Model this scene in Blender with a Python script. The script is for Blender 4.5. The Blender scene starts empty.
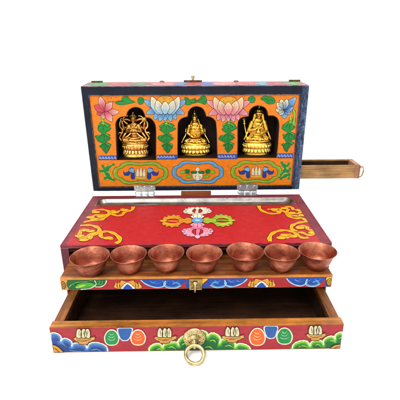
import bpy, bmesh, math, random
from mathutils import Vector, Matrix
from mathutils.geometry import tessellate_polygon
random.seed(7)
PI = math.pi
C = bpy.context.scene.collection
SC = 0.25            # everything is laid out with the box one unit wide, then scaled to its real 25 cm
K = 0.70             # pigment level: paint albedo for a colour seen as (r, g, b)

# ------------------------------------------------------------------ dimensions (box width = 1)
D, HB = 0.5038, 0.3087
TILT = -0.0235
TS, TC = math.sin(TILT), math.cos(TILT)
LY, LZ, HL, LTH = D + 0.0166, HB + 0.0198, 0.4885, 0.16
TE, TZ, TH, TW = 0.1229, 0.2479, 0.0483, 0.94
DE, DH = 0.2086, 0.1069
def lidp(u, v, d):                       # lid coordinates: across, up, back from the front face
    return Vector((u, LY + v * TS + d * TC, LZ + v * TC - d * TS))

# camera pose (also used to plan where brush strokes fall on each real surface)
CAM = Vector((0.0048, -1.2977, 0.9966))
RT = Vector((0.999859, -0.01649527, -0.00314326)); UP = Vector((0.00919367, 0.38110767, 0.92448495)); FW = Vector((0.01405171, 0.9243835, -0.38120558))
FPX, CX, CY = 397.77, 203.235, 205.632
def hit(x, y, O, N):
    d = FW + RT * ((x - CX) / FPX) - UP * ((y - CY) / FPX)
    t = N.dot(O - CAM) / N.dot(d)
    return CAM + d * t

# ------------------------------------------------------------------ helpers
def lin(c, k=1.0):
    r = []
    for x in c[:3]:
        x = x / 255.0
        r.append((x / 12.92 if x <= 0.04045 else ((x + 0.055) / 1.055) ** 2.4) * k)
    return (r[0], r[1], r[2], 1.0)

def link(name, me, mat, parent=None, smooth=False):
    o = bpy.data.objects.new(name, me); C.objects.link(o)
    if mat is not None:
        for m in (mat if isinstance(mat, (list, tuple)) else [mat]): me.materials.append(m)
    if parent is not None: o.parent = parent
    if smooth:
        for p in me.polygons: p.use_smooth = True
    return o
def empty(name, label, cat, loc=(0, 0, 0), group=None):
    o = bpy.data.objects.new(name, None); C.objects.link(o); o.location = loc; o.empty_display_size = .02
    o['label'] = label; o['category'] = cat
    if group: o['group'] = group
    return o
def bm_obj(name, bm, mat, parent=None, smooth=False, bevel=0, seg=2):
    if bevel:
        bmesh.ops.bevel(bm, geom=[e for e in bm.edges if e.is_manifold and e.calc_face_angle(0) > 0.6], offset=bevel, segments=seg, profile=.6, affect='EDGES', clamp_overlap=True)
    bmesh.ops.recalc_face_normals(bm, faces=bm.faces[:])
    me = bpy.data.meshes.new(name); bm.to_mesh(me); bm.free()
    return link(name, me, mat, parent, smooth)
def box(bm, x0, x1, y0, y1, z0, z1, f=None, mi=0):
    co = [(x, y, z) for x in (x0, x1) for y in (y0, y1) for z in (z0, z1)]
    vs = [bm.verts.new(f(*c) if f else c) for c in co]
    for q in ((0, 1, 3, 2), (4, 6, 7, 5), (0, 4, 5, 1), (2, 3, 7, 6), (0, 2, 6, 4), (1, 5, 7, 3)):
        fc = bm.faces.new([vs[i] for i in q]); fc.material_index = mi
def lidbox(bm, u0, u1, v0, v1, d0, d1): box(bm, u0, u1, d0, d1, v0, v1, f=lambda x, y, z: lidp(x, z, y))
def lathe(bm, prof, n=48, M=None, wob=None):
    rings = []
    for (r, z) in prof:
        if r < 1e-6: rings.append([bm.verts.new((M @ Vector((0, 0, z))) if M else (0, 0, z))]); continue
        ring = []
        for k in range(n):
            a = 2 * PI * k / n
            rr = r * (1 + (wob(a, z) if wob else 0)); p = Vector((rr * math.cos(a), rr * math.sin(a), z))
            ring.append(bm.verts.new(M @ p if M else p))
        rings.append(ring)
    for a, b in zip(rings, rings[1:]):
        if len(a) == 1 and len(b) == 1: continue
        for k in range(n):
            j = (k + 1) % n
            if len(a) == 1: bm.faces.new((a[0], b[j], b[k]))
            elif len(b) == 1: bm.faces.new((a[k], a[j], b[0]))
            else: bm.faces.new((a[k], a[j], b[j], b[k]))
def torus(bm, M, R, r, n=48, m=14, squash=1.0, lump=0):
    g = []
    for i in range(n):
        a = 2 * PI * i / n; rr = r * (1 + lump * math.sin(3 * a + 1)); row = []
        for j in range(m):
            b = 2 * PI * j / m
            row.append(bm.verts.new(M @ Vector(((R + rr * math.cos(b)) * math.cos(a), (R + rr * math.cos(b)) * math.sin(a) * squash, rr * math.sin(b)))))
        g.append(row)
    for i in range(n):
        for j in range(m): bm.faces.new((g[i][j], g[(i + 1) % n][j], g[(i + 1) % n][(j + 1) % m], g[i][(j + 1) % m]))
def ell(bm, c, r, rot=None, u=20, v=12):
    M = Matrix.Translation(c)
    if rot is not None: M = M @ rot
    bmesh.ops.create_uvsphere(bm, u_segments=u, v_segments=v, radius=1, matrix=M @ Matrix.Diagonal((r[0], r[1], r[2], 1)))
def cap(bm, p, q, r1, r2, n=14):
    p, q = Vector(p), Vector(q); d = q - p
    M = Matrix.Translation(p) @ d.to_track_quat('Z', 'Y').to_matrix().to_4x4(); L = d.length
    pr = [(0, -r1)] + [(r1 * math.cos(t), r1 * math.sin(t)) for t in (-1.1, -.6)] + [(r1, 0), (r2, L)] + [(r2 * math.cos(t), L + r2 * math.sin(t)) for t in (.6, 1.1)] + [(0, L + r2)]
    lathe(bm, pr, n, M)

# ------------------------------------------------------------------ materials
class NT:
    def __init__(s, name):
        s.m = bpy.data.materials.new(name); s.m.use_nodes = True; s.t = s.m.node_tree; s.b = s.t.nodes['Principled BSDF']
    def n(s, typ, **kw):
        nd = s.t.nodes.new(typ)
        for k, v in kw.items():
            if k in ('operation', 'blend_type', 'data_type', 'attribute_name', 'noise_dimensions', 'wave_type', 'bands_direction', 'feature'): setattr(nd, k, v)
            else: nd.inputs[k].default_value = v
        return nd
    def l(s, a, b): s.t.links.new(a, b)
    def coord(s, scale=(1, 1, 1), loc=(0, 0, 0)):
        tc = s.n('ShaderNodeTexCoord'); mp = s.n('ShaderNodeMapping'); mp.inputs['Scale'].default_value = tuple(x / SC for x in scale); mp.inputs['Location'].default_value = loc
        s.l(tc.outputs['Object'], mp.inputs['Vector']); return mp.outputs['Vector']
    def noise(s, vec, scale, detail=4, rough=.55, dist=0.):
        nd = s.n('ShaderNodeTexNoise', Scale=scale, Detail=detail, Roughness=rough, Distortion=dist); s.l(vec, nd.inputs['Vector']); return nd.outputs['Fac']
    def ramp(s, fac, stops):
        r = s.n('ShaderNodeValToRGB'); e = r.color_ramp.elements
        while len(e) < len(stops): e.new(.5)
        for el, (p, c) in zip(e, stops): el.position = p; el.color = c if len(c) == 4 else (*c, 1)
        s.l(fac, r.inputs['Fac']); return r.outputs['Color']
    def mix(s, fac, a, b, mode='MIX'):
        m = s.t.nodes.new('ShaderNodeMix'); m.data_type = 'RGBA'; m.blend_type = mode
        for v, i in ((fac, 0), (a, 6), (b, 7)):
            if hasattr(v, 'is_linked'): s.l(v, m.inputs[i])
            else: m.inputs[i].default_value = v
        return m.outputs[2]
    def bump(s, h, strength, dist):
        b = s.n('ShaderNodeBump', Strength=strength, Distance=dist * SC); s.l(h, b.inputs['Height']); s.l(b.outputs['Normal'], s.b.inputs['Normal']); return b
def edgemask(m, rad=.005, lo=.02, hi=.22, nz=46):
    b = m.t.nodes.new('ShaderNodeBevel'); b.samples = 4; b.inputs['Radius'].default_value = rad * SC
    ge = m.n('ShaderNodeNewGeometry'); dt = m.n('ShaderNodeVectorMath', operation='DOT_PRODUCT'); m.l(b.outputs['Normal'], dt.inputs[0]); m.l(ge.outputs['Normal'], dt.inputs[1])
    iv = m.n('ShaderNodeMath', operation='SUBTRACT'); iv.inputs[0].default_value = 1; m.l(dt.outputs['Value'], iv.inputs[1])
    mr = m.n('ShaderNodeMapRange'); mr.inputs[1].default_value = lo; mr.inputs[2].default_value = hi; m.l(iv.outputs[0], mr.inputs[0])
    mu = m.n('ShaderNodeMath', operation='MULTIPLY'); m.l(mr.outputs[0], mu.inputs[0]); m.l(m.ramp(m.noise(m.coord(), nz, 5, .7), [(.42, g(0)), (.56, g(1))]), mu.inputs[1]); return mu.outputs[0]
def g(v): return (v, v, v, 1)

def mat_paint(name, rough=.36, attr=True, col=None, worn=None):
    m = NT(name); v = m.coord()
    if attr:
        a = m.n('ShaderNodeAttribute', attribute_name='Col'); base = a.outputs['Color']
    else:
        base = m.ramp(m.noise(v, 9, 5), [(.3, lin(col[0], K)), (.7, lin(col[1], K))])
    base = m.mix(1.0, base, m.ramp(m.noise(v, 42, 5, .6), [(.25, g(.80)), (.75, g(1.10))]), 'MULTIPLY')
    base = m.mix(1.0, base, m.ramp(m.noise(m.coord((30, 170, 170)), 1, 4, .65, .6), [(.3, g(.86)), (.7, g(1.09))]), 'MULTIPLY')
    if worn:
        w = m.ramp(m.noise(v, 60, 6, .7), [(worn[1], g(0)), (worn[1] + .05, g(1))])
        base = m.mix(w, base, lin(worn[0], K))
    if worn: base = m.mix(edgemask(m), base, lin(worn[0], K))
    if attr: base = m.mix(m.ramp(m.noise(m.coord((1, 1, 1), (3, 1, 2)), 88, 3, .6), [(.735, g(0)), (.755, g(.8))]), base, lin((196, 150, 104), K))
    # grime specks
    sp = m.ramp(m.noise(v, 190, 2, .5), [(.70, g(0)), (.76, g(.35))])
    base = m.mix(sp, base, lin((60, 40, 30), K))
    m.l(base, m.b.inputs['Base Color'])
    rr = m.ramp(m.noise(v, 26, 4), [(.3, g(rough - .08)), (.7, g(rough + .14))]); m.l(rr, m.b.inputs['Roughness'])
    m.b.inputs['Specular IOR Level'].default_value = .3
    st = m.noise(m.coord((55, 230, 230)), 1, 4, .65, .5); hs = m.n('ShaderNodeMath', operation='ADD'); m.l(st, hs.inputs[0]); m.l(m.noise(v, 120, 4, .6), hs.inputs[1])
    m.bump(hs.outputs[0], .5, .0016)
    return m.m
def mat_navy():
    m = NT('navy lacquer'); v = m.coord()
    base = m.ramp(m.noise(v, 14, 5), [(.3, lin((8, 11, 25), K)), (.72, lin((20, 27, 48), K))])
    # right-hand bar: gloss reflection and rubbed wear painted as pale blue streaks
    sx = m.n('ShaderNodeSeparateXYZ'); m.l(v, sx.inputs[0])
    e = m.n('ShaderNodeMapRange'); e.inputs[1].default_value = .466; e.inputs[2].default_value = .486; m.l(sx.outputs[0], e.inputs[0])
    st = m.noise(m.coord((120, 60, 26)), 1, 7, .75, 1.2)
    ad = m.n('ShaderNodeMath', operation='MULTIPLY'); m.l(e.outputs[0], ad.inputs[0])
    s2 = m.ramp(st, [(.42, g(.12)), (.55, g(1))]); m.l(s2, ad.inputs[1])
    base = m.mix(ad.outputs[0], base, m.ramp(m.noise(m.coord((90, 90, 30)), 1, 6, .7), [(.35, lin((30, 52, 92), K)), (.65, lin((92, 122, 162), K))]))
    fl = m.n('ShaderNodeMath', operation='MULTIPLY'); m.l(e.outputs[0], fl.inputs[0]); m.l(m.ramp(m.noise(m.coord((150, 90, 40)), 1, 6, .8, .8), [(.57, g(0)), (.63, g(1))]), fl.inputs[1]); base = m.mix(fl.outputs[0], base, lin((206, 218, 230), K))  # bright sparkle of the glossy bar painted into the colour
    w = m.ramp(m.noise(v, 75, 6, .75), [(.68, g(0)), (.74, g(.8))]); base = m.mix(w, base, lin((92, 102, 124), K)); base = m.mix(edgemask(m, .006), base, lin((120, 136, 164), K))
    m.l(base, m.b.inputs['Base Color'])
    m.l(m.ramp(m.noise(v, 30, 4), [(.3, g(.3)), (.7, g(.5))]), m.b.inputs['Roughness']); m.b.inputs['Specular IOR Level'].default_value = .22
    m.bump(m.noise(v, 70, 5, .65), .4, .002)
    return m.m
def mat_wood(name, dark, mid, light, axis=0, rough=.42, scale=1.0, spec=.35):
    m = NT(name); s = [26 * scale] * 3; s[axis] = 1.6 * scale
    v = m.coord(tuple(s)); f1 = m.noise(v, 1.0, 6, .62, 1.2)
    s2 = [150 * scale] * 3; s2[axis] = 5 * scale
    f2 = m.noise(m.coord(tuple(s2)), 1.0, 4, .6, .4)
    base = m.ramp(f1, [(.28, lin(dark, K)), (.5, lin(mid, K)), (.74, lin(light, K))])
    base = m.mix(1.0, base, m.ramp(f2, [(.3, g(.76)), (.6, g(1.06))]), 'MULTIPLY')
    base = m.mix(1.0, base, m.ramp(m.noise(m.coord(), 9, 5, .65), [(.34, g(.58)), (.62, g(1.12))]), 'MULTIPLY')
    base = m.mix(m.ramp(m.noise(m.coord(), 130, 3, .6), [(.68, g(0)), (.74, g(.45))]), base, lin(dark, K * .6))
    base = m.mix(edgemask(m, .006), base, m.mix(1.0, base, (.45, .38, .34, 1), 'MULTIPLY'))
    m.l(base, m.b.inputs['Base Color']); m.b.inputs['Specular IOR Level'].default_value = spec
    m.l(m.ramp(f2, [(.3, g(rough + .15)), (.7, g(rough - .05))]), m.b.inputs['Roughness'])
    m.bump(f2, .35, .0018); return m.m
def mat_metal(name, c1, c2, rough=.28, nscale=30, bump=.2, dirt=None, bscale=90):
    m = NT(name); v = m.coord(); m.b.inputs['Metallic'].default_value = 1
    base = m.ramp(m.noise(v, nscale, 5, .65), [(.3, lin(c1)), (.7, lin(c2))])
    if dirt:
        base = m.mix(m.ramp(m.noise(v, nscale * 2.3, 5, .7), [(dirt[1], g(0)), (dirt[1] + .14, g(.85))]), base, lin(dirt[0]))
    m.l(base, m.b.inputs['Base Color'])
    m.l(m.ramp(m.noise(v, nscale * 1.4, 4), [(.3, g(rough - .07)), (.7, g(rough + .12))]), m.b.inputs['Roughness'])
    m.bump(m.noise(v, bscale, 4, .6), bump, .002); return m.m
def mat_gold(name='gilt bronze', c=((52, 24, 6), (224, 164, 44), (255, 222, 110)), patch=.60):
    m = NT(name); v = m.coord(); m.b.inputs['Metallic'].default_value = 1
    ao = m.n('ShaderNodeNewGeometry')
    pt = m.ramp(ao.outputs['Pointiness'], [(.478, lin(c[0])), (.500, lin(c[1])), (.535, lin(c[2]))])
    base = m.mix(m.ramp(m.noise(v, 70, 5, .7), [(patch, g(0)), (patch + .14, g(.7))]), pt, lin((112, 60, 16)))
    m.l(base, m.b.inputs['Base Color'])
    m.l(m.ramp(m.noise(v, 90, 4), [(.3, g(.26)), (.7, g(.42))]), m.b.inputs['Roughness'])
    m.bump(m.noise(v, 210, 3, .6), .55, .0022); return m.m

M_paint = mat_paint('hand painted pigment')
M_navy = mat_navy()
M_maroon = mat_paint('maroon lacquer', attr=False, col=((88, 26, 38), (126, 40, 54)), worn=((168, 108, 116), .69), rough=.4)
M_rim = mat_paint('maroon edge lacquer', attr=False, col=((118, 30, 44), (150, 46, 60)), worn=((186, 128, 134), .67), rough=.4)
M_tray = mat_wood('varnished tray wood', (96, 46, 20), (150, 82, 38), (192, 116, 56), rough=.36)
M_traydge = mat_wood('rubbed wood edge', (160, 84, 26), (218, 134, 48), (238, 170, 80), rough=.4)
M_drw = mat_wood('drawer front wood', (150, 78, 26), (208, 130, 52), (234, 168, 84), rough=.4)
M_drwside = mat_wood('drawer side wood', (84, 42, 16), (150, 84, 34), (200, 128, 58), axis=1, rough=.4)
M_pale = mat_wood('pale raw wood', (150, 104, 60), (188, 142, 90), (210, 168, 114), rough=.6, spec=.2)
M_palex = mat_wood('pink washed wood', (150, 92, 70), (188, 128, 96), (210, 158, 122), axis=1, rough=.55, spec=.2)
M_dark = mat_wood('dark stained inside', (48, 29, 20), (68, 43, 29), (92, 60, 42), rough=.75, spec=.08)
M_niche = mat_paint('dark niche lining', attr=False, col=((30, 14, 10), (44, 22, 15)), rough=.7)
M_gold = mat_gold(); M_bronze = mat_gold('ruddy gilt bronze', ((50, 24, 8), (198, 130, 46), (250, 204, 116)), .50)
M_brass = mat_metal('aged brass', (138, 116, 70), (222, 204, 152), .3, 40, .35, ((78, 60, 32), .58))
M_darkbrass = mat_metal('dark brass hardware', (70, 54, 34), (128, 104, 62), .4, 60, .3)
M_latch = mat_metal('tarnished latch brass', (104, 84, 46), (186, 160, 100), .36, 60, .35, ((70, 50, 28), .55))
M_nickel = mat_metal('nickel plate', (150, 150, 152), (218, 220, 224), .2, 30, .15, ((90, 84, 80), .64))
M_tin = mat_metal('dull tin', (120, 116, 112), (172, 168, 162), .30, 16, .2, ((82, 74, 68), .62))
def mat_copper():
    m = NT('hammered copper'); v = m.coord(); m.b.inputs['Metallic'].default_value = 1
    oi = m.n('ShaderNodeObjectInfo'); ad = m.n('ShaderNodeVectorMath', operation='ADD'); m.l(v, ad.inputs[0]); 
    cm = m.n('ShaderNodeCombineXYZ'); mu = m.n('ShaderNodeMath', operation='MULTIPLY'); mu.inputs[1].default_value = 9; m.l(oi.outputs['Random'], mu.inputs[0])
    m.l(mu.outputs[0], cm.inputs[0]); m.l(mu.outputs[0], cm.inputs[2]); m.l(cm.outputs[0], ad.inputs[1]); w = ad.outputs[0]
    base = m.ramp(m.noise(w, 17, 5, .6, .3), [(.28, lin((116, 62, 48))), (.5, lin((164, 94, 72))), (.74, lin((206, 138, 108)))])
    base = m.mix(m.ramp(m.noise(w, 60, 5, .7), [(.57, g(0)), (.70, g(.5))]), base, lin((88, 44, 34)))
    m.l(base, m.b.inputs['Base Color'])
    m.l(m.ramp(m.noise(w, 34, 4), [(.3, g(.38)), (.7, g(.56))]), m.b.inputs['Roughness'])
    m.bump(m.noise(w, 62, 2, .45), .4, .0035); return m.m
M_copper = mat_copper()

# ------------------------------------------------------------------ painted surfaces
def catmull(P, closed, n=6):
    P = [Vector(p) for p in P]; N = len(P); out = []
    if N < 3: return P
    for i in range(N if closed else N - 1):
        if closed: a, b, c, d = P[i - 1], P[i], P[(i + 1) % N], P[(i + 2) % N]
        else: a, b, c, d = P[max(i - 1, 0)], P[i], P[i + 1], P[min(i + 2, N - 1)]
        for k in range(n):
            t = k / n
            out.append(.5 * ((2 * b) + (c - a) * t + (2 * a - 5 * b + 4 * c - d) * t * t + (3 * b - a - 3 * c + d) * t ** 3))
    if not closed: out.append(P[-1])
    return out
def cr(ox, oy, s, *pts): return [(ox + x / s, oy + y / s) for x, y in pts]
LH = 0.00022
class Art:
    """one painted face: closed shapes and brush ribbons laid as thin raised paint on a real plane"""
    def __init__(s, O, U, V, N):
        s.O, s.U, s.V, s.N = O, U, V, N; s.v = []; s.c = []; s.f = []; s.k = 0; s.clip = None
    def uv(s, p):
        q = hit(p[0], p[1], s.O, s.N) - s.O; return Vector((q.dot(s.U), q.dot(s.V)))
    def h(s, L): s.k += 1; return L * LH + (s.k % 23) * 6e-6
    def add(s, verts, cols, faces):
        b = len(s.v)
        if s.clip: verts = [(min(s.clip[1], max(s.clip[0], u)), min(s.clip[3], max(s.clip[2], v)), h) for u, v, h in verts]
        for (u, v, h) in verts: s.v.append(s.O + s.U * u + s.V * v + s.N * h)
        s.c += cols
        for f in faces:
            a, c_, d = [Vector(verts[i][:2]) for i in f[:3]]
            if (c_ - a).cross(d - a) < 0: f = f[::-1]
            s.f.append(tuple(b + i for i in f))
    def poly(s, loops, col, L=0, px=True):
        lo = [[(s.uv(p) if px else Vector(p)) for p in l] for l in loops]; h = s.h(L) if L else 0
        tr = tessellate_polygon([[Vector((q.x, q.y, 0)) for q in l] for l in lo]); fl = [q for l in lo for q in l]
        s.add([(q.x, q.y, h) for q in fl], [lin(col, K)] * len(fl), [tuple(t) for t in tr])
    def fill(s, P, col, L=1, col2=None, ax=None, px=True, sm=5, out=None, ow=.0022, jit=True):
        if sm: P = catmull(P, True, sm)
        Q = [(s.uv(p) if px else Vector(p)) for p in P]; h = s.h(L)
        tr = tessellate_polygon([[Vector((q.x, q.y, 0)) for q in Q]])
        if col2 is None: cols = [lin(col, K)] * len(Q)
        else:
            A = s.uv(ax[0]) if px else Vector(ax[0]); B = s.uv(ax[1]) if px else Vector(ax[1]); d = B - A; cols = []
            for q in Q:
                t = min(1, max(0, (q - A).dot(d) / d.length_squared)); t = t * t * (3 - 2 * t)
                cols.append(lin([a + (b - a) * t for a, b in zip(col, col2)], K))
        s.add([(q.x, q.y, h) for q in Q], cols, [tuple(t) for t in tr])
        if out: s.ribbon(Q, ow, out, L + 1, True)
    def ribbon(s, Q, w, col, L=2, closed=False, taper=False, off=0.0):
        R = [Q[0]]
        for q in Q[1:]:
            if (q - R[-1]).length > 1e-5: R.append(q)
        if closed and (R[0] - R[-1]).length < 1e-5: R.pop()
        Q = R; N = len(Q)
        if N < 2: return
        h = s.h(L); vs = []; ph = random.random() * 6
        area = sum(Q[i].cross(Q[(i + 1) % N]) for i in range(N))
        sg = 1 if area > 0 else -1
        for i in range(N):
            a = Q[i - 1] if (closed or i) else Q[i]; b = Q[(i + 1) % N] if (closed or i < N - 1) else Q[i]
            t = (b - a); t = t.normalized() if t.length > 1e-9 else Vector((1, 0)); n = Vector((-t.y, t.x))
            ww = w * (1 + .18 * math.sin(i * .9 + ph)) * .5
            if taper: x = i / (N - 1); ww *= (.25 + .75 * math.sin(PI * min(1, max(0, x)) ** .8))
            c = Q[i] + n * off * sg
            vs += [(c.x - n.x * ww, c.y - n.y * ww, h), (c.x, c.y, h + .00022), (c.x + n.x * ww, c.y + n.y * ww, h)]
        fs = []
        for i in range(N if closed else N - 1):
            a = 3 * i; b = 3 * ((i + 1) % N); fs += [(a, b, b + 1, a + 1), (a + 1, b + 1, b + 2, a + 2)]
        s.add(vs, [lin(col, K)] * len(vs), fs)
    def stroke(s, P, w, col, L=2, closed=False, taper=False, sm=5, px=True, off=0.0, out=None, ow=.002):
        if sm: P = catmull(P, closed, sm)
        Q = [(s.uv(p) if px else Vector(p)) for p in P]
        if out: s.ribbon(Q, w + ow * 2, out, L, closed, taper, off); L += 1
        s.ribbon(Q, w, col, L, closed, taper, off)
    def dot(s, p, r, col, L=3, px=True, out=None):
        c = s.uv(p) if px else Vector(p); s.fill([(c.x + r * math.cos(a), c.y + r * math.sin(a)) for a in [k * PI / 5 for k in range(10)]], col, L, px=False, sm=2, out=out, ow=.0018)
    def build(s, name, parent, label=None):
        me = bpy.data.meshes.new(name); me.from_pydata([tuple(v) for v in s.v], [], s.f)
        ca = me.color_attributes.new('Col', 'FLOAT_COLOR', 'POINT')
        ca.data.foreach_set('color', [x for c in s.c for x in c]); me.update()
        o = link(name, me, M_paint, parent)
        if label: o['label'] = label
        return o
DKLINE = (60, 26, 24)
CREAM = (240, 222, 176)

def petal(a, base, tip, w, c1, c2, L, out=DKLINE, ow=.0016, fat=.55):
    b, t = Vector(base), Vector(tip); d = t - b; n = Vector((-d.y, d.x)).normalized() * w
    P = [b + n * .35, b + d * .35 + n * .9, b + d * fat + n, b + d * .86 + n * .5, t, b + d * .86 - n * .5, b + d * fat - n, b + d * .35 - n * .9, b - n * .35]
    a.fill([tuple(p) for p in P], c1, L, c2, (tuple(b), tuple(t)), out=out, ow=ow)
    for k in (-.4, 0, .4): a.stroke([tuple(b + d * .3 + n * k * .6), tuple(b + d * .6 + n * k), tuple(b + d * .84 + n * k * .5)], .0009, [x * .72 for x in c2], L + 2, taper=True, sm=3)
def lotus(a, cx, cy, w, h, oc, ot, ic, it):
    """open lotus seen from the side: fan of outer petals, pale inner petals, speckled heart"""
    for ang in (-84, -62, 62, 84, -42, 42, -22, 22, 0):
        r = math.radians(ang); R_ = (w * .54 if abs(ang) > 50 else h * .57 + w * .035 * abs(ang) / 22)
        petal(a, (cx + math.sin(r) * w * .16, cy + h * .02), (cx + math.sin(r) * R_, cy + math.cos(r) * R_ * (.9 if abs(ang) > 50 else 1) - (h * .38 if abs(ang) > 70 else (h * .12 if abs(ang) > 50 else 0))), w * .085, oc, ot, 2 if abs(ang) > 30 else 4)
    a.fill([(cx - w * .2, cy - h * .34), (cx - w * .1, cy - h * .47), (cx + w * .1, cy - h * .47), (cx + w * .2, cy - h * .34), (cx + w * .2, cy - h * .1), (cx - w * .2, cy - h * .1)], (226, 160, 40), 6, out=(130, 60, 20), ow=.0014)
    for k in range(16): a.dot((cx + random.uniform(-.19, .19) * w, cy - h * random.uniform(.16, .42)), .0014, random.choice([(150, 60, 20), (250, 210, 90)]), 8)
    for dx, tp in ((-.33, -.46), (.33, -.46), (-.2, -.3), (.2, -.3), (0, -.26)):
        petal(a, (cx + dx * w * .5, cy + h * .26), (cx + dx * w * 1.04, cy + tp * h), w * .108, ic, it, 9 + (2 if abs(dx) < .3 else 0) + (2 if dx == 0 else 0))
def leafcol(a, x, y0, y1, w, lean=0.0, seed=1):
    """climbing spray: one wavy bright green mass of leaves, pinched twice, ending in a point"""
    rnd = random.Random(seed); H = y1 - y0; X = lambda t: x + lean * (t - .5)
    a.stroke([(X(-.14), y0 - 4.5), (X(0) + .8, y0), (X(.12), y0 + 3)], .0095, (160, 200, 40), 2, sm=4, out=(50, 90, 20))
    half = ((.0, .15), (.03, .62), (.10, .98), (.16, .80), (.19, 1.04), (.27, .66), (.33, .24), (.37, .50), (.41, 1.02), (.47, .90), (.50, 1.08), (.58, .74), (.63, .36), (.67, .62), (.72, .84), (.78, .60), (.84, .52), (.92, .22), (1.0, .0))
    sgn = 1 if seed % 2 else -1; A = []; B = []
    for t, r in half:
        A.append((X(t) + w * r * rnd.uniform(.78, 1.08) + sgn * w * .17 * math.sin(9 * t), y0 + H * t)); t2 = min(1, t + (.035 if 0 < t < 1 else 0)); B.append((X(t2) - w * r * rnd.uniform(.76, 1.06) + sgn * w * .17 * math.sin(9 * t2), y0 + H * t2))
    P = A + B[::-1][1:]
    a.fill(P, (16, 150, 50), 3, (10, 122, 42), ((X(0), y0), (X(1), y1)), out=(8, 60, 24), ow=.0017, sm=4)
    for t in (.04, .36, .66):
        L = H * .27; c = Vector((X(t), y0 + H * (t + .01)))
        a.stroke([tuple(c), (X(t + .12) + .3, y0 + H * (t + .12)), (X(t + .24), y0 + H * (t + .24))], .0020, (6, 80, 30), 6, taper=True)
        for q in (-1, 1):
            a.stroke([(X(t + .03), y0 + H * (t + .02)), (X(t) + q * w * .34, y0 + H * (t + .07)), (X(t) + q * w * .66, y0 + H * (t + .155))], .0022, (6, 84, 30), 7, taper=True)
            a.stroke([(X(t) + q * w * .22, y0 + H * (t + .015)), (X(t) + q * w * .56, y0 + H * (t + .05)), (X(t) + q * w * .80, y0 + H * (t + .10))], .0026, (110, 206, 70), 8, taper=True)
            a.stroke([(X(t) + q * w * .12, y0 + H * (t + .13)), (X(t) + q * w * .34, y0 + H * (t + .17)), (X(t) + q * w * .5, y0 + H * (t + .23))], .0018, (60, 176, 66), 9, taper=True)
def leafy(a, P, seed=0):
    a.fill(P, (16, 144, 48), 2, out=(10, 56, 26), ow=.0014)
    c = Vector((sum(p[0] for p in P) / len(P), sum(p[1] for p in P) / len(P)))
    for p in P[::2]:
        q = c.lerp(Vector(p), .72); a.stroke([tuple(c), tuple(c.lerp(q, .5) + Vector((0, -.3))), tuple(q)], .0014, random.choice([(96, 178, 66), (8, 70, 28)]), 5, taper=True, sm=3)

# =================================================================== THE BOX
box_t = empty('altar_box', 'painted wooden travel altar box with its lid raised and its tray and drawers pulled out', 'altar box')

# ---- base shell
bm = bmesh.new()
box(bm, -.5, -.4955, 0, D, 0, .198); box(bm, .4955, .5, 0, D, 0, .198)
box(bm, -.5, -.472, 0, D, .198, .2965); box(bm, .472, .5, 0, D, .198, .2965)
box(bm, -.4955, .4955, D - .012, D, 0, .198); box(bm, -.472, .472, D - .012, D, .198, .2965)
base = bm_obj('base', bm, M_maroon, box_t)
bm = bmesh.new()
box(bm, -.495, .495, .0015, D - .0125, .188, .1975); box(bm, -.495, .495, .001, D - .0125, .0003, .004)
box(bm, -.472, .472, .004, D - .0125, .281, .2905)
bm_obj('inner_shelf', bm, M_dark, base)
bm = bmesh.new()      # lid board of the base: bars round the trough, solid under the red field
box(bm, -.5, .5, 0, .371, .2965, HB); box(bm, -.5, .5, .4665, D, .2965, HB)
box(bm, -.5, -.4625, .371, .4665, .2965, HB); box(bm, .4525, .5, .371, .4665, .2965, HB)
bmesh.ops.remove_doubles(bm, verts=bm.verts[:], dist=1e-5)
top = bm_obj('top_board', bm, M_rim, base)
# soft raised moulding round the edge
bm = bmesh.new()
def bar(p, q, r): cap(bm, p, q, r, r, 10)
z_ = HB - .0035
bar((-.4965, .004, z_), (-.4965, D - .004, z_), .0046); bar((.4965, .004, z_), (.4965, D - .004, z_), .0046); bar((-.4965, D - .0035, z_), (.4965, D - .0035, z_), .0046)
bm_obj('edge_moulding', bm, M_rim, base, smooth=True)

def rrect(x0, x1, y0, y1, r, n=6):
    out = []
    for cx, cy, a0 in ((x1 - r, y1 - r, 0), (x0 + r, y1 - r, 90), (x0 + r, y0 + r, 180), (x1 - r, y0 + r, 270)):
        for k in range(n + 1):
            a = math.radians(a0 + 90 * k / n); out.append((cx + r * math.cos(a), cy + r * math.sin(a)))
    return out
bm = bmesh.new()
x0, x1, y0, y1 = -.462, .452, .3715, .466
rings = [[(x, y, HB + .0012) for x, y in rrect(x0, x1, y0, y1, .002)], [(x, y, HB + .0028) for x, y in rrect(x0 + .005, x1 - .005, y0 + .005, y1 - .005, .02)],
         [(x, y, HB + .001) for x, y in rrect(x0 + .009, x1 - .009, y0 + .009, y1 - .009, .026)], [(x, y, HB - .012) for x, y in rrect(x0 + .013, x1 - .013, y0 + .014, y1 - .012, .03)],
         [(x, y, HB - .0165) for x, y in rrect(x0 + .03, x1 - .03, y0 + .026, y1 - .024, .02)]]
rv = [[bm.verts.new(p) for p in r] for r in rings]
for a, b in zip(rv, rv[1:]):
    for k in range(len(a)): j = (k + 1) % len(a); bm.faces.new((a[k], a[j], b[j], b[k]))
bm.faces.new(rv[-1])
bm_obj('incense_trough', bm, M_tin, base, smooth=True)
bm = bmesh.new(); box(bm, -.0745, .0700, .5045, .519, .304, .3262)
bm_obj('stop_block', bm, M_tray, base, bevel=.002)

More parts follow.
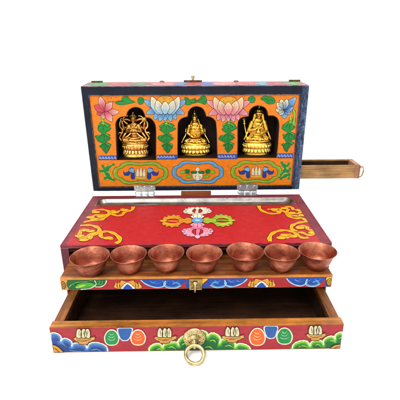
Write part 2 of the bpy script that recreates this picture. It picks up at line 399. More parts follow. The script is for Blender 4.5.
# ---- red field of the base
a = Art(Vector((0, 0, HB + .0006)), Vector((1, 0, 0)), Vector((0, 1, 0)), Vector((0, 0, 1)))
a.poly([[(-.481, .0012), (.4585, .0012), (.4525, .3708), (-.4565, .3708)]], (196, 20, 34), px=False)
a.clip = (-.4795, .4565, .0055, .3700); YEL, YDK = (255, 188, 24), (96, 20, 14)
def sc(ox, oy, pts, w=.0088): a.stroke(cr(ox, oy, 5, *pts), w * 1.72, YEL, 2, out=YDK, ow=.0026, sm=5); a.stroke(cr(ox, oy, 5, *pts), w * .34, (236, 138, 14), 6, sm=5, taper=True)
def bl(ox, oy, pts, r=.0130):
    for p in pts: q = a.uv(cr(ox, oy, 5, p)[0]); a.fill([(q.x + 1.5 * r * math.cos(t), q.y + r * math.sin(t)) for t in [k * PI / 5 for k in range(10)]], YEL, 4, px=False, sm=2, out=YDK, ow=.0018)
# strokes
sc(60, 190, [(366, 84), (362, 98), (340, 107), (322, 112), (312, 124), (285, 129), (258, 120), (240, 126), (220, 142), (200, 150), (160, 152), (118, 162)])
sc(60, 190, [(332, 100), (312, 96), (298, 104), (282, 108), (262, 104), (250, 112), (262, 120)], .007)
sc(60, 190, [(168, 116), (170, 104), (196, 98), (222, 100), (244, 108), (240, 122), (218, 126)], .008)
sc(60, 190, [(222, 126), (196, 124), (172, 128), (150, 136), (158, 144), (190, 142), (210, 136)], .008)
bl(60, 190, [(276, 112), (322, 101), (180, 112), (152, 137), (205, 132)])
sc(60, 190, [(102, 178), (140, 176), (170, 180), (194, 192), (196, 206), (180, 214)])
sc(60, 190, [(152, 206), (124, 196), (104, 204), (100, 216), (92, 228), (104, 240), (134, 234), (150, 222), (186, 212)], .0085)
sc(60, 190, [(118, 250), (146, 246), (156, 232), (182, 220), (204, 212), (240, 208), (270, 218), (294, 236), (300, 254), (278, 268)], .009)
sc(60, 190, [(206, 216), (204, 232), (222, 240), (252, 240), (256, 250)], .008)
bl(60, 190, [(152, 206), (98, 230), (120, 250), (240, 241), (128, 202)])
sc(250, 190, [(44, 80), (54, 100), (84, 114), (112, 119), (140, 116), (156, 106), (176, 110), (196, 132), (226, 142), (258, 140), (276, 150), (292, 156)])
sc(250, 190, [(88, 96), (110, 98), (136, 94), (154, 98), (146, 106), (112, 104)], .007)
sc(250, 190, [(164, 92), (186, 84), (212, 88), (216, 98), (244, 98), (252, 104), (246, 116), (228, 118), (208, 112)], .008)
sc(250, 190, [(192, 96), (186, 110), (200, 124), (232, 130), (258, 130), (266, 124)], .008)
bl(250, 190, [(120, 98), (244, 101), (210, 116), (262, 127), (172, 92)])
sc(250, 190, [(290, 158), (256, 162), (226, 170), (208, 182), (212, 198), (236, 206)])
sc(250, 190, [(236, 184), (262, 180), (284, 184), (288, 196), (306, 202), (322, 210), (312, 224), (286, 224), (262, 214), (240, 212)], .0085)
sc(250, 190, [(100, 258), (98, 238), (112, 218), (140, 206), (174, 202), (206, 208), (226, 216), (246, 232), (268, 240), (292, 238)], .009)
sc(250, 190, [(150, 240), (158, 228), (180, 222), (206, 226), (218, 236), (200, 234), (170, 242)], .008)
bl(250, 190, [(176, 226), (214, 232), (156, 240), (314, 214), (250, 190)])
def vajra(cx, cy, ang, c1, c2, L=.152, W=.052):
    ca, sa = math.cos(ang), math.sin(ang); T = lambda s_, t_: (cx + s_ * ca - t_ * sa, cy + s_ * sa + t_ * ca)
    OL = (80, 26, 20)
    a.stroke([T(.03, 0), T(.07, .004), T(.12, 0), T(L, 0)], .013, c1, 3, px=False, taper=False, out=OL, ow=.0016)
    for q in (-1, 1):
        P = [T(.062, q * .006), T(.066, q * .03), T(.088, q * (W + .006)), T(.118, q * W), T(.144, q * .03), T(.140, q * .008), T(.126, q * .013), T(.112, q * .021), T(.094, q * .021), T(.083, q * .014), T(.08, q * .005)]
        a.fill(P, c1, 4, c2, (T(.06, 0), T(.15, 0)), px=False, out=OL, ow=.0018)
        for s_, t_ in ((.082, .051), (.102, .056), (.122, .049), (.136, .036)): a.dot(T(s_, q * t_), .0078, c2, 5, px=False, out=OL)
        a.stroke([T(.07, q * .024), T(.09, q * .043), T(.114, q * .044), T(.13, q * .03)], .0022, [min(255, x * 1.2 + 20) for x in c2], 8, px=False, taper=True)
    a.fill([T(.022, .012), T(.03, .024), T(.044, .03), (T(.056, .02)), T(.066, .026), T(.078, .014), T(.078, -.014), T(.066, -.026), T(.056, -.02), T(.044, -.03), T(.03, -.024), T(.022, -.012)], c2, 6, c1, (T(.02, 0), T(.08, 0)), px=False, out=OL, ow=.0018)
    for t_ in (-.012, 0, .012): a.stroke([T(.026, t_ * .7), T(.044, t_ * 1.5), T(.07, t_)], .0016, OL, 9, px=False, taper=True)
    a.fill([T(L - .012, .012), T(L + .008, 0), T(L - .012, -.012), T(L - .03, 0)], c2, 6, px=False, sm=2, out=OL, ow=.0016)
VX, VY = .0035, .204
vajra(VX, VY, 0, (150, 190, 40), (192, 208, 66)); vajra(VX, VY, PI, (240, 130, 22), (250, 170, 44))
vajra(VX, VY, PI / 2, (232, 222, 190), (246, 240, 216), L=.142, W=.056); vajra(VX, VY, -PI / 2, (236, 120, 156), (250, 176, 194), L=.158, W=.056)
a.dot((VX, VY), .026, (100, 168, 214), 10, px=False, out=(40, 40, 80)); a.dot((VX, VY), .010, (180, 214, 236), 13, px=False)
a.build('painted_top', base, 'red field with yellow corner scrolls and a crossed four-coloured vajra')

# ---- tray
bm = bmesh.new(); box(bm, -TW / 2, TW / 2, -TE + .006, .36, TZ - TH, TZ)
tray = bm_obj('cup_tray', bm, M_tray, box_t, bevel=.002)
bm = bmesh.new(); box(bm, -TW / 2 - .0004, TW / 2 + .0004, -TE, -TE + .0058, TZ - TH - .0003, TZ + .0004)
bm_obj('tray_edge', bm, M_traydge, tray, bevel=.0018)
a = Art(Vector((0, -TE - .0004, TZ - TH / 2)), Vector((1, 0, 0)), Vector((0, 0, 1)), Vector((0, -1, 0)))
ZT, ZB = .0165, -.0237
a.clip = (-.4679, .4679, -.0237, .0165)
def tx(px): return a.uv((px, 283))[0]
RED = (176, 26, 34)
def tpoly(x0, x1, col, L=0): a.poly([[(x0, ZB + (.0003 if L else 0)), (x1, ZB + (.0003 if L else 0)), (x1, ZT - (.0003 if L else 0)), (x0, ZT - (.0003 if L else 0))]], col, L, px=False)
tpoly(-.468, .468, RED)
def V_(t): return ZB + (ZT - ZB) * t           # 0 bottom .. 1 top of the painted strip
tpoly(-.4675, tx(67.5), (226, 160, 60), 1); tpoly(tx(325), .4675, (22, 80, 170), 1)
def F(pts, *r, **k):                           # shape by (pixel column, share of strip height)
    a.fill([(tx(x), V_(min(.985, max(.015, t)))) for x, t in pts], *r, px=False, **k)
def S(pts, w, col, L, **k): a.stroke([(tx(x), V_(min(.97, max(.03, t)))) for x, t in pts], w, col, L, px=False, **k)
for x in (63, 329):
    S([(x - 2.6, .5), (x, .86), (x + 2.6, .5), (x, .14)], .004, (120, 70, 20), 3, closed=True); S([(x - 1, .5), (x, .66), (x + 1, .5), (x, .34)], .003, (120, 70, 20), 3, closed=True)
F([(325.5, .98), (332, .98), (332, .3), (329, .05), (326.8, .3)], (240, 190, 40), 3, out=(60, 40, 20))
F([(68, .97), (86, .97), (96, .97), (107, .97), (105, .6), (98, .34), (90, .5), (84, .2), (76, .06), (68, .06)], (10, 96, 48), 2, sm=3)
F([(76, .5), (82, .74), (92, .72), (95, .4), (88, .2), (80, .16)], (70, 176, 40), 4, out=(8, 70, 30)); F([(78, .18), (86, .5), (80, .5), (75, .3)], (170, 216, 60), 6)
S([(95, .95), (96, .55), (90, .18), (80, .06)], .0035, (206, 232, 196), 8); S([(107, .95), (105, .55), (100, .3), (95, .32)], .0035, (206, 232, 196), 8); S([(69, .3), (72, .6), (78, .8), (88, .86)], .0028, (110, 190, 70), 8)
for x in (100, 103): S([(x, .9), (x - 1, .6), (x - 4, .5)], .003, (90, 190, 50), 7, taper=True)
for cx in (127.5, 261.5):
    F([(cx - 14, .2), (cx - 12, .62), (cx - 8, .66), (cx - 6, .93), (cx, .8), (cx + 6, .93), (cx + 8, .66), (cx + 13, .5), (cx + 14, .1), (cx + 8, .04), (cx, .1), (cx - 8, .03)], (236, 158, 30), 2, out=(70, 26, 20))
    F([(cx - 7, .04), (cx - 5, .4), (cx, .72), (cx + 5, .4), (cx + 7, .04)], (240, 236, 224), 5, sm=2, out=(40, 40, 90), ow=.0018); F([(cx - 4.6, .05), (cx - 3, .3), (cx, .54), (cx + 3, .3), (cx + 4.6, .05)], (26, 74, 172), 7, sm=2)
    for q in (-10.5, -8, 8, 10.5): S([(cx + q, .12), (cx + q * 1.02, .4), (cx + q * .95, .6)], .0022, (90, 36, 16), 5, taper=True)
def bcloud(x0, x1, flip=1):
    w = x1 - x0; X = (lambda t: x0 + w * t) if flip > 0 else (lambda t: x1 - w * t)
    F([(X(0), .97), (X(.25), .97), (X(.6), .97), (X(1), .97), (X(.96), .55), (X(.8), .25), (X(.62), .2), (X(.5), .1), (X(.34), .12), (X(.2), .4), (X(.08), .62)], (18, 72, 168), 2, sm=4)
    S([(X(.0), .93), (X(.08), .6), (X(.2), .32), (X(.36), .16), (X(.5), .3), (X(.55), .6)], .005, (96, 178, 224), 5); S([(X(.0), .93), (X(.08), .6), (X(.2), .32), (X(.36), .13), (X(.5), .25), (X(.55), .6)], .0018, (236, 244, 246), 7, off=0)
    S([(X(.55), .8), (X(.52), .45), (X(.6), .2), (X(.75), .14), (X(.86), .36), (X(.8), .6), (X(.7), .5)], .0062, (70, 160, 216), 5); S([(X(.55), .84), (X(.505), .45), (X(.585), .12), (X(.76), .06), (X(.9), .34)], .0018, (236, 244, 246), 8)
    S([(X(.22), .75), (X(.34), .55), (X(.46), .7)], .003, (60, 124, 210), 5, taper=True)
bcloud(141, 186); bcloud(206, 247, -1); bcloud(286, 324)
F([(186, .5), (188, .97), (190, .97), (190, .05), (186, .05)], (18, 72, 168), 3, sm=2); F([(202, .97), (208.5, .97), (204, .55), (202, .3)], (246, 184, 30), 5, sm=2, out=(60, 40, 20)); F([(202, .3), (206, .6), (210, .5), (210, .05), (202, .05)], (18, 72, 168), 4, sm=2)
for cx in (127.5, 261.5):
    for q in (-12.4, -9.2, -4.6, 4.6, 9.2, 12.4): S([(cx + q, .2), (cx + q * .97, .5), (cx + q * .9, .78)], .0024, (252, 206, 80), 6, taper=True)
for x0 in (150, 162, 172, 214, 228, 236, 294, 305, 314): S([(x0, .86), (x0 + 3, .66), (x0 + 6.5, .82)], .0032, (84, 150, 222), 6, taper=True)
for x0, t in ((70, .5), (74, .3), (89, .86), (97, .8)): S([(x0, t), (x0 + 2.4, t + .1), (x0 + 5, t - .04)], .0026, (60, 170, 60), 7, taper=True)
a.build('painted_lip', tray, 'strip of painted clouds and flowers along the tray edge')
# latch on the tray edge
latch = None
bm = bmesh.new(); L0, L1 = tx(189.2), tx(201.8)
yb = -TE - .0012
box(bm, L0, L1, yb - .003, yb, TZ - TH - .001, TZ - .006)
for q in ((L0, L0 + .006), (L1 - .006, L1)): box(bm, q[0], q[1], yb - .0066, yb - .0032, TZ - TH - .001, TZ - .006)
box(bm, L0 + .0062, L1 - .0062, yb - .0062, yb - .0032, TZ - .012, TZ - .0065); box(bm, L0 + .0062, L1 - .0062, yb - .0062, yb - .0032, TZ - TH - .001, TZ - TH + .004)
latch = bm_obj('latch', bm, M_latch, tray, bevel=.0008)
bm = bmesh.new(); xm = (L0 + L1) / 2 - .001; cap(bm, (xm, yb - .008, TZ - .020), (xm - .001, yb - .009, TZ - TH - .008), .0048, .0034); ell(bm, (xm, yb - .0070, TZ - .022), (.0085, .0050, .0075))
bm_obj('latch_bolt', bm, M_brass, latch, smooth=True)

# ---- big drawer
bm = bmesh.new()
for q in (-1, 1): box(bm, *(sorted((q * .4945, q * .461))), -DE + .0362, .30, .006, DH - .0012)
box(bm, -.461, .461, .27, .30, .006, DH - .002)
drawer = bm_obj('drawer', bm, M_drwside, box_t, bevel=.002)
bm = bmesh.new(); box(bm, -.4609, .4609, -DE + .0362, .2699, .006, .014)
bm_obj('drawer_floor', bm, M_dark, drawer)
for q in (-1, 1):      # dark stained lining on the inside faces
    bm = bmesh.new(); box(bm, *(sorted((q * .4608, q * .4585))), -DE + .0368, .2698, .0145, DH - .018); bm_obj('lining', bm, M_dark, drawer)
bm = bmesh.new(); box(bm, -.499, .499, -DE + .0012, -DE + .036, .0005, DH)
front = bm_obj('front_board', bm, M_drw, drawer, bevel=.0022)
a = Art(Vector((0, -DE + .0008, DH / 2)), Vector((1, 0, 0)), Vector((0, 0, 1)), Vector((0, -1, 0)))
H2 = DH / 2; a.clip = (-.4984, .4984, -H2 + .0026, H2 - .0031)
a.poly([[(-.4985, -H2 + .0025), (.4985, -H2 + .0025), (.4985, H2 - .003), (-.4985, H2 - .003)]], (178, 38, 50), px=False)
def clampv(P):
    out = []
    for p in P:
        q = a.uv(p); out.append((min(.498, max(-.498, q.x)), min(H2 - .0035, max(-H2 + .0032, q.y))))
    return out
def FD(P, col, L, **k):
    col2 = k.pop('col2', None); ax = k.pop('ax', None)
    P = clampv(P if k.pop('sm0', False) else catmull(P, True, 6)); a.fill(P, col, L, col2, clampv(ax) if ax else None, px=False, sm=0, **k)
def SD(P, w, col, L, **k): a.stroke(clampv(catmull(P, k.pop('closed', False), 6)), w, col, L, px=False, sm=0, **k)
def scallop(V):
    """row of billows through the valley points V (third value: how high each billow rises, in tenths of its width)"""
    out = [V[0][:2]]
    for p, q in zip(V, V[1:]):
        a_, b_ = Vector(p[:2]), Vector(q[:2]); d = b_ - a_; n = Vector((d.y, -d.x)) * (q[2] / 10)
        if n.y > 0 and abs(d.x) > abs(d.y): n = -n
        for k in range(1, 9):
            t = k / 8; out.append(tuple(a_ + d * (t - .10 * math.sin(2 * PI * t)) + n * math.sin(PI * t) ** .7))
    return out
def cloud(P_out, c_dark, c_mid, c_light, c_edge, bottom, lobes):
    """cloud bank: dark mass, pale edge and a lighter band following every billow"""
    P_out = scallop(P_out)
    FD(P_out + bottom, c_dark, 1, sm0=True)
    SD([(x, y + 2.6) for x, y in P_out], .0175, c_mid, 3); SD([(x, y + 1.5) for x, y in P_out], .0085, c_light, 5); SD(P_out, .0052, c_edge, 7)
    for l in lobes: SD(l, .005, c_light, 6, taper=True)
# left blue bank with its yellow corner
cloud([(48.8, 335.8, 0.0), (61.0, 340.6, 4.2), (71.8, 345.8, 4.0), (87.0, 347.8, 2.6), (107.8, 352.2, 3.6)], (30, 70, 140), (52, 104, 176), (92, 146, 206), (222, 228, 214), cr(45, 315, 5, (310, 188), (200, 190), (100, 190), (38, 190), (22, 150)), [cr(45, 315, 5, (60, 130), (86, 140), (110, 160)), cr(45, 315, 5, (120, 176), (160, 180), (200, 182)), cr(45, 315, 5, (226, 176), (260, 170), (288, 184))])
FD(cr(45, 315, 5, (28, 150), (52, 150), (76, 166), (92, 188), (36, 188)), (232, 160, 40), 9, out=(110, 50, 20)); SD(cr(45, 315, 5, (34, 166), (52, 166), (66, 178), (74, 188)), .003, (130, 66, 20), 12)
# right green bank and corner
cloud([(292.4, 350.2, 0.0), (310.0, 345.4, 4.0), (323.6, 344.2, 3.6), (335.2, 338.6, 4.0), (344.0, 333.8, 4.0)], (10, 112, 50), (44, 158, 44), (140, 204, 60), (236, 240, 196), cr(270, 315, 5, (366, 120), (362, 172), (240, 176), (130, 176)), [cr(270, 315, 5, (140, 160), (164, 152), (186, 160)), cr(270, 315, 5, (226, 150), (244, 146), (252, 158)), cr(270, 315, 5, (296, 128), (318, 128), (330, 138)), cr(270, 315, 5, (340, 118), (356, 110), (362, 104))])
FD(cr(270, 315, 5, (300, 170), (316, 152), (340, 146), (362, 146), (362, 172), (330, 174)), (236, 170, 50), 9, out=(110, 50, 20)); SD(cr(270, 315, 5, (318, 168), (334, 158), (358, 158)), .003, (130, 66, 20), 12)
# green banks either side of the pull
cloud([(149.6, 352.2, 0.0), (162.8, 347.0, 4.4), (178.8, 344.6, 2.6), (188.4, 336.6, 3.4), (194.0, 331.8, 2.0)], (8, 106, 50), (44, 160, 40), (150, 208, 60), (232, 238, 190), cr(110, 315, 5, (440, 120), (440, 184), (330, 186), (240, 186)), [cr(110, 315, 5, (232, 172), (250, 168), (264, 178)), cr(110, 315, 5, (290, 162), (312, 158), (330, 170)), cr(110, 315, 5, (358, 150), (376, 140), (384, 156))])
cloud([(196.6, 332.6, 0.0), (207.4, 335.8, 3.6), (219.4, 343.0, 4.6), (235.4, 346.2, 3.8), (250.2, 351.0, 3.2)], (8, 106, 50), (44, 160, 40), (150, 208, 60), (232, 238, 190), cr(195, 315, 5, (260, 180), (160, 182), (60, 184), (0, 184), (0, 130)), [cr(195, 315, 5, (72, 130), (92, 124), (104, 138)), cr(195, 315, 5, (150, 156), (170, 150), (190, 162)), cr(195, 315, 5, (50, 160), (74, 158), (90, 172))])
# jewels, drapes, offerings
def jewel(cx, c, w=8.4, top=329.2, bot=346.2):
    h = bot - top
    FD([(cx, top), (cx + w * .6, top + h * .12), (cx + w, top + h * .5), (cx + w * .74, top + h * .88), (cx, bot), (cx - w * .74, top + h * .88), (cx - w, top + h * .5), (cx - w * .6, top + h * .12)], (240, 232, 200), 9)
    m = w * .84
    FD([(cx, top + 1.2), (cx + m * .6, top + h * .17), (cx + m, top + h * .5), (cx + m * .74, top + h * .85), (cx, bot - 1.2), (cx - m * .74, top + h * .85), (cx - m, top + h * .5), (cx - m * .6, top + h * .17)], c, 11)
    for k, yy in enumerate((.22, .38, .54)):
        ww = w * (.3 + .13 * k); SD([(cx - ww, top + h * yy), (cx - ww * .5, top + h * (yy + .09)), (cx + ww * .3, top + h * (yy + .1)), (cx + ww, top + h * (yy - .02))], .0036, [min(255, x * .45 + 140) for x in c], 13, taper=True)
def drape(x0, x1, top, bot):
    m = (x0 + x1) / 2; FD([(x0, top), (x1, top), (x1, top + (bot - top) * .5), (m + 3.6, bot - 1.2), (m, bot), (m - 3.6, bot - 1), (x0, top + (bot - top) * .55)], (36, 92, 168), 5, out=(216, 226, 230), ow=.004)
def offering(cx, top, bot, w=9.5):
    h = bot - top
    FD([(cx - w, top + h * .66), (cx - w * .5, top + h * .6), (cx, top + h * .62), (cx + w * .55, top + h * .62), (cx + w * .95, top + h * .52), (cx + w, top + h * .72), (cx + w * .5, top + h * .84), (cx + w * .3, bot), (cx - w * .4, bot), (cx - w * .55, top + h * .84)], (214, 150, 66), 9, out=(96, 50, 26), ow=.0026)
    for q in (-1, 1): SD([(cx + q * w * .2, top + h * .72), (cx + q * w * .55, top + h * .8), (cx + q * w * .85, top + h * .64), (cx + q * w * .6, top + h * .58)], .0034, (246, 200, 90), 11, taper=True)
    SD([(cx - w * .6, top + h * .74), (cx, top + h * .8), (cx + w * .7, top + h * .7)], .0026, (110, 60, 24), 12, taper=True)
    for k, dx in enumerate((-.40, .0, .36)):
        x = cx + dx * w + random.uniform(-.5, .5); FD([(x - 2.5, top + h * .56), (x - 2.6, top + h * .25), (x - .8, top), (x + 1.2, top + h * .06), (x + 2.6, top + h * .3), (x + 2.0, top + h * .6)], (236, 226, 176), 12, out=(70, 50, 40), ow=.0024)
        SD([(x + .3, top + h * .12), (x + .1, top + h * .34), (x + .4, top + h * .52)], .002, (120, 96, 60), 15, taper=True)
jewel(111.8, (20, 146, 66), 7.7, 328.9, 345.4); jewel(138.2, (240, 98, 20), 7.9, 328.9, 345.2); drape(118.6, 131.4, 327.6, 340.4); drape(265.0, 276.8, 326.0, 338.2)
jewel(257.3, (244, 104, 16), 8.5, 327.4, 345.6); jewel(284.4, (14, 146, 62), 8.4, 327.0, 344.4)
offering(84, 327.6, 343.8, 11); offering(165, 327.4, 342.8, 11.5); offering(232.5, 326.4, 341.8, 11.5); offering(315.5, 324.8, 340.0, 10)
a.build('painted_front', front, 'crimson drawer face with blue and green clouds, jewels and offerings')
# ring pull of the drawer
bm = bmesh.new(); pc = Vector((-.0105, -DE, .0598)); Mx = Matrix.Translation(pc) @ Matrix.Rotation(PI / 2, 4, 'X')
lathe(bm, [(0, .0095), (.008, .010), (.011, .0078), (.020, .0084), (.0225, .0108), (.027, .0102), (.0295, .0062), (.033, .0058), (.0360, .0072), (.0385, .0044), (.0385, -.001)], 56, Mx, wob=lambda a_, z: .015 * math.sin(8 * a_) if z > .003 else 0)
for k in range(14):
    an = 2 * PI * k / 14; p = Mx @ Vector((.017 * math.cos(an), .017 * math.sin(an), .0086)); q = Mx @ Vector((.0335 * math.cos(an + .22), .0335 * math.sin(an + .22), .0066)); cap(bm, p, q, .0019, .0030, 8)
pull = bm_obj('ring_pull', bm, M_brass, drawer, smooth=True); pull['label'] = 'round embossed brass plate with a hanging ring'
bm = bmesh.new()
cap(bm, pc + Vector((0, -.009, -.006)), pc + Vector((0, -.024, -.023)), .0062, .0052); cap(bm, pc + Vector((-.006, -.009, -.012)), pc + Vector((-.003, -.021, -.026)), .003, .003); cap(bm, pc + Vector((.006, -.009, -.012)), pc + Vector((.003, -.021, -.026)), .003, .003)
bm_obj('staple', bm, M_brass, pull, smooth=True)
bm = bmesh.new(); p0 = Vector((-.0105, -.230, .0425)); p1 = Vector((-.0085, -.274, .0062)); ax = (p1 - p0); R_ = ax.length / 2 + .001
xa = Vector((1, 0, 0)); ya = (p0 - p1).normalized(); za = xa.cross(ya)
Mr = Matrix.Translation((p0 + p1) / 2) @ Matrix((xa, ya, za)).transposed().to_4x4() @ Matrix.Diagonal((1.03, 1, 1, 1))
torus(bm, Mr, R_, .0064, 64, 16, lump=.08)
bm_obj('ring', bm, M_brass, pull, smooth=True)

# =================================================================== LID
iu0, iu1, iv0, iv1 = -.4690, .4645, .0205, .4508
bm = bmesh.new()
lidbox(bm, -.5, iu0, 0, HL, 0, .03); lidbox(bm, iu1, .5, 0, HL, 0, .03)
lidbox(bm, iu0, iu1, iv1, HL, 0, .03); lidbox(bm, iu0, iu1, 0, iv0, 0, .03)
lidbox(bm, -.5, -.488, 0, HL, .03, LTH - .012); lidbox(bm, .488, .5, 0, HL, .03, LTH - .012)
lidbox(bm, -.488, .488, HL - .012, HL, .03, LTH - .012); lidbox(bm, -.488, .488, 0, .012, .03, LTH - .012)
lidbox(bm, -.5, .5, 0, HL, LTH - .012, LTH)
for v in bm.verts:          # hand-cut edges: never quite straight
    v.co.z += random.uniform(-.0006, .0006); v.co.x += random.uniform(-.0005, .0005)
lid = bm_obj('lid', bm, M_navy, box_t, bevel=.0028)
bm = bmesh.new(); lidbox(bm, iu1 - .0035, iu1 + .001, iv0, iv1, .0035, .0082)
bm_obj('recess_shade_strip', bm, M_rim, lid)  # thin maroon strip standing in for the red-brown shadow at the recess edge

# niche outlines
def npath(ox, parts, z=5.714):
    out = []
    for seg in parts:
        q = catmull([(ox + x / z, 95 + y / z) for x, y in seg], False, 5)
        out += q if not out else q[1:]
    return [tuple(p) for p in out]
N1 = npath(105, [[(68, 372), (64, 300), (62, 220), (60, 165), (72, 137), (94, 124), (122, 121)], [(122, 121), (127, 98), (146, 77), (178, 68), (208, 79), (223, 100), (232, 127)], [(232, 127), (262, 134), (284, 160), (292, 200), (292, 290), (293, 372)]])
N2 = npath(175, [[(14, 362), (14, 280), (15, 200), (18, 158), (38, 133), (72, 122)], [(72, 122), (76, 95), (95, 72), (125, 64), (155, 74), (172, 97), (178, 120)], [(178, 120), (205, 126), (230, 146), (237, 180), (240, 250), (241, 300), (243, 362)]])
N3 = npath(234, [[(18, 360), (20, 280), (20, 200), (23, 152), (46, 127), (82, 121)], [(82, 121), (88, 90), (108, 68), (136, 60), (170, 68), (188, 86), (196, 117)], [(196, 117), (226, 118), (248, 132), (258, 162), (256, 220), (250, 300), (243, 360)]])
PD = .0075
a = Art(lidp(0, 0, PD), Vector((1, 0, 0)), Vector((0, TS, TC)), Vector((0, -TC, TS)))
ORG = (246, 134, 12)
holes = [[tuple(a.uv(p)) for p in n] for n in (N1, N2, N3)]
a.poly([[(iu0, iv0), (iu1, iv0), (iu1, iv1), (iu0, iv1)]] + holes, ORG, px=False)
for h_ in holes: a.ribbon([Vector(p) for p in h_], .0032, (70, 26, 14), 2, False, off=.001)
# patchy second coat
for _ in range(26):
    x, y = random.choice([(random.uniform(90, 298), random.uniform(97, 104)), (random.uniform(102, 290), random.uniform(160, 184)), (random.uniform(157, 176), random.uniform(110, 155)), (random.uniform(218, 236), random.uniform(110, 155))])
    q = a.uv((x, y)); q.x = max(iu0 + .012, min(iu1 - .012, q.x)); q.y = max(iv0 + .006, min(iv1 - .006, q.y))
    if any(abs(q.x - sum(p[0] for p in h_) / len(h_)) < .105 and q.y > .15 for h_ in holes): continue
    a.stroke([(q.x - .008, q.y), (q.x, q.y + .0015), (q.x + .008, q.y)], .006, random.choice([(248, 134, 26), (236, 112, 12)]), 1, px=False, taper=True)
# big lotuses
lotus(a, 165.3, 107.5, 40, 24, (46, 118, 196), (132, 194, 228), (150, 190, 214), (246, 230, 186))
lotus(a, 228.3, 108.0, 41, 24, (214, 84, 110), (240, 170, 180), (232, 130, 140), (250, 226, 176))
# corner flowers
A1 = lambda *p: cr(80, 75, 6.667, *p)
for b_, t_, w_ in (((160, 235), (133, 142), 3.4), ((165, 240), (215, 182), 3.6), ((175, 250), (260, 245), 3.2), ((150, 245), (112, 262), 2.6), ((165, 250), (150, 292), 3), ((170, 245), (214, 308), 3.4), ((160, 240), (96, 204), 3.6)):
    p, q = A1(b_, t_); petal(a, p, q, w_, (212, 62, 84), (246, 196, 180) if t_[0] not in (96, 112) else (222, 84, 100), 3 if w_ < 3.3 else 6)
for k in range(16):
    p = A1((random.uniform(178, 245), random.uniform(148, 212)))[0]; a.dot(p, .0016, (136, 66, 16), 3)
A4 = lambda *p: cr(245, 75, 6.667, *p)
for b_, t_, w_, c in (((270, 225), (340, 148), 3.6, 1), ((265, 235), (322, 215), 3.4, 1), ((262, 235), (262, 290), 3.6, 1), ((268, 232), (300, 262), 2.8, 1), ((262, 225), (280, 160), 3, 0), ((258, 228), (240, 160), 3.4, 0), ((255, 232), (212, 185), 3.4, 0), ((256, 236), (204, 232), 3.2, 0), ((258, 238), (226, 262), 2.8, 0)):
    p, q = A4(b_, t_); petal(a, p, q, w_, *(((30, 94, 176), (150, 200, 230)) if c else ((120, 170, 196), (246, 232, 190))), 3 if c else 6)
for k in range(12):
    p = A4((random.uniform(205, 300), random.uniform(145, 190)))[0]; a.dot(p, .0014, (150, 90, 30), 3)
# small leaves along the top
leafy(a, A1((235, 182), (258, 172), (275, 170), (285, 148), (315, 142), (336, 163), (368, 180), (330, 190), (298, 198), (255, 197)))
leafy(a, cr(135, 75, 6.667, (16, 168), (30, 150), (52, 152), (60, 172), (50, 190), (30, 196)))
leafy(a, cr(135, 75, 6.667, (330, 150), (352, 152), (368, 166), (400, 156), (404, 172), (368, 198), (336, 196), (336, 174)))
leafy(a, cr(190, 75, 6.667, (-4, 172), (28, 158), (46, 172), (80, 140), (104, 145), (112, 176), (98, 196), (56, 182), (20, 188)))
leafy(a, A4((20, 165), (30, 144), (54, 142), (68, 158), (60, 182), (36, 184)))
leafy(a, A4((104, 158), (130, 140), (162, 144), (186, 148), (202, 176), (186, 192), (152, 192), (130, 176)))
# leaf columns
leafcol(a, 104.0, 122, 153.6, 7.4, 3.4, 3); leafcol(a, 166.4, 122.5, 153.2, 7.9, 1.6, 5); leafcol(a, 228.0, 122, 152.8, 7.9, -.6, 9); leafcol(a, 288.6, 121, 152.2, 6.8, -2.6, 12)
a.stroke(A4((322, 232), (330, 262), (326, 310), (318, 340)), .009, (150, 190, 60), 5, out=(60, 90, 20))
# blue bands
for (x0, x1, y0, y1) in ((98.6, 116.6, 155.8, 159.9), (157.0, 177.2, 154.9, 159.2), (217.6, 237.4, 154.3, 158.8), (277.2, 292.8, 153.6, 158.0)):
    a.fill([(x0, y0), (x1, y0 - .1), (x1, y1 - .1), (x0, y1)], (28, 80, 180), 2, sm=0, out=(20, 40, 110), ow=.0016)
    n = int((x1 - x0) / 3.0)
    for k in range(n):
        x = x0 + 1.4 + k * 3.0; y = (y0 + y1) / 2
        a.stroke([(x - .9, y + .9), (x - .2, y - 1.2), (x + .7, y - .2), (x + .5, y + .9), (x + 1.4, y + .7)], .0022, (214, 226, 240), 4, sm=3)
# cartouches
def cart(cx, cy, hw, hh, c, cd):
    q1 = [(1, 0), (.985, .26), (.93, .46), (.84, .55), (.77, .60), (.72, .76), (.62, .92), (.48, 1), (.3, .985), (.12, .93)]
    q2 = [(-x, y) for x, y in q1[::-1][:-1]]; up_ = q1 + [(0, .9)] + q2
    U4 = up_ + [(-1, 0)] + [(x, -y) for x, y in up_[::-1][:-1]]
    P = [tuple(p) for p in catmull([(cx + hw * x, cy - hh * y) for x, y in U4], True, 3)]
    I = [(cx + (x - cx) * (1 - 4.3 / hw), cy + (y - cy) * (1 - 3.0 / hh)) for x, y in P]
    a.fill(P, c, 2, out=(40, 60, 30), ow=.0018, sm=0); a.fill(I, ORG, 4, out=(40, 60, 30), ow=.0018, sm=0)
    a.stroke([(cx + (x - cx) * (1 - 1.4 / hw), cy + (y - cy) * (1 - 1.1 / hh)) for x, y in P], .0022, cd, 4, closed=True, sm=0)
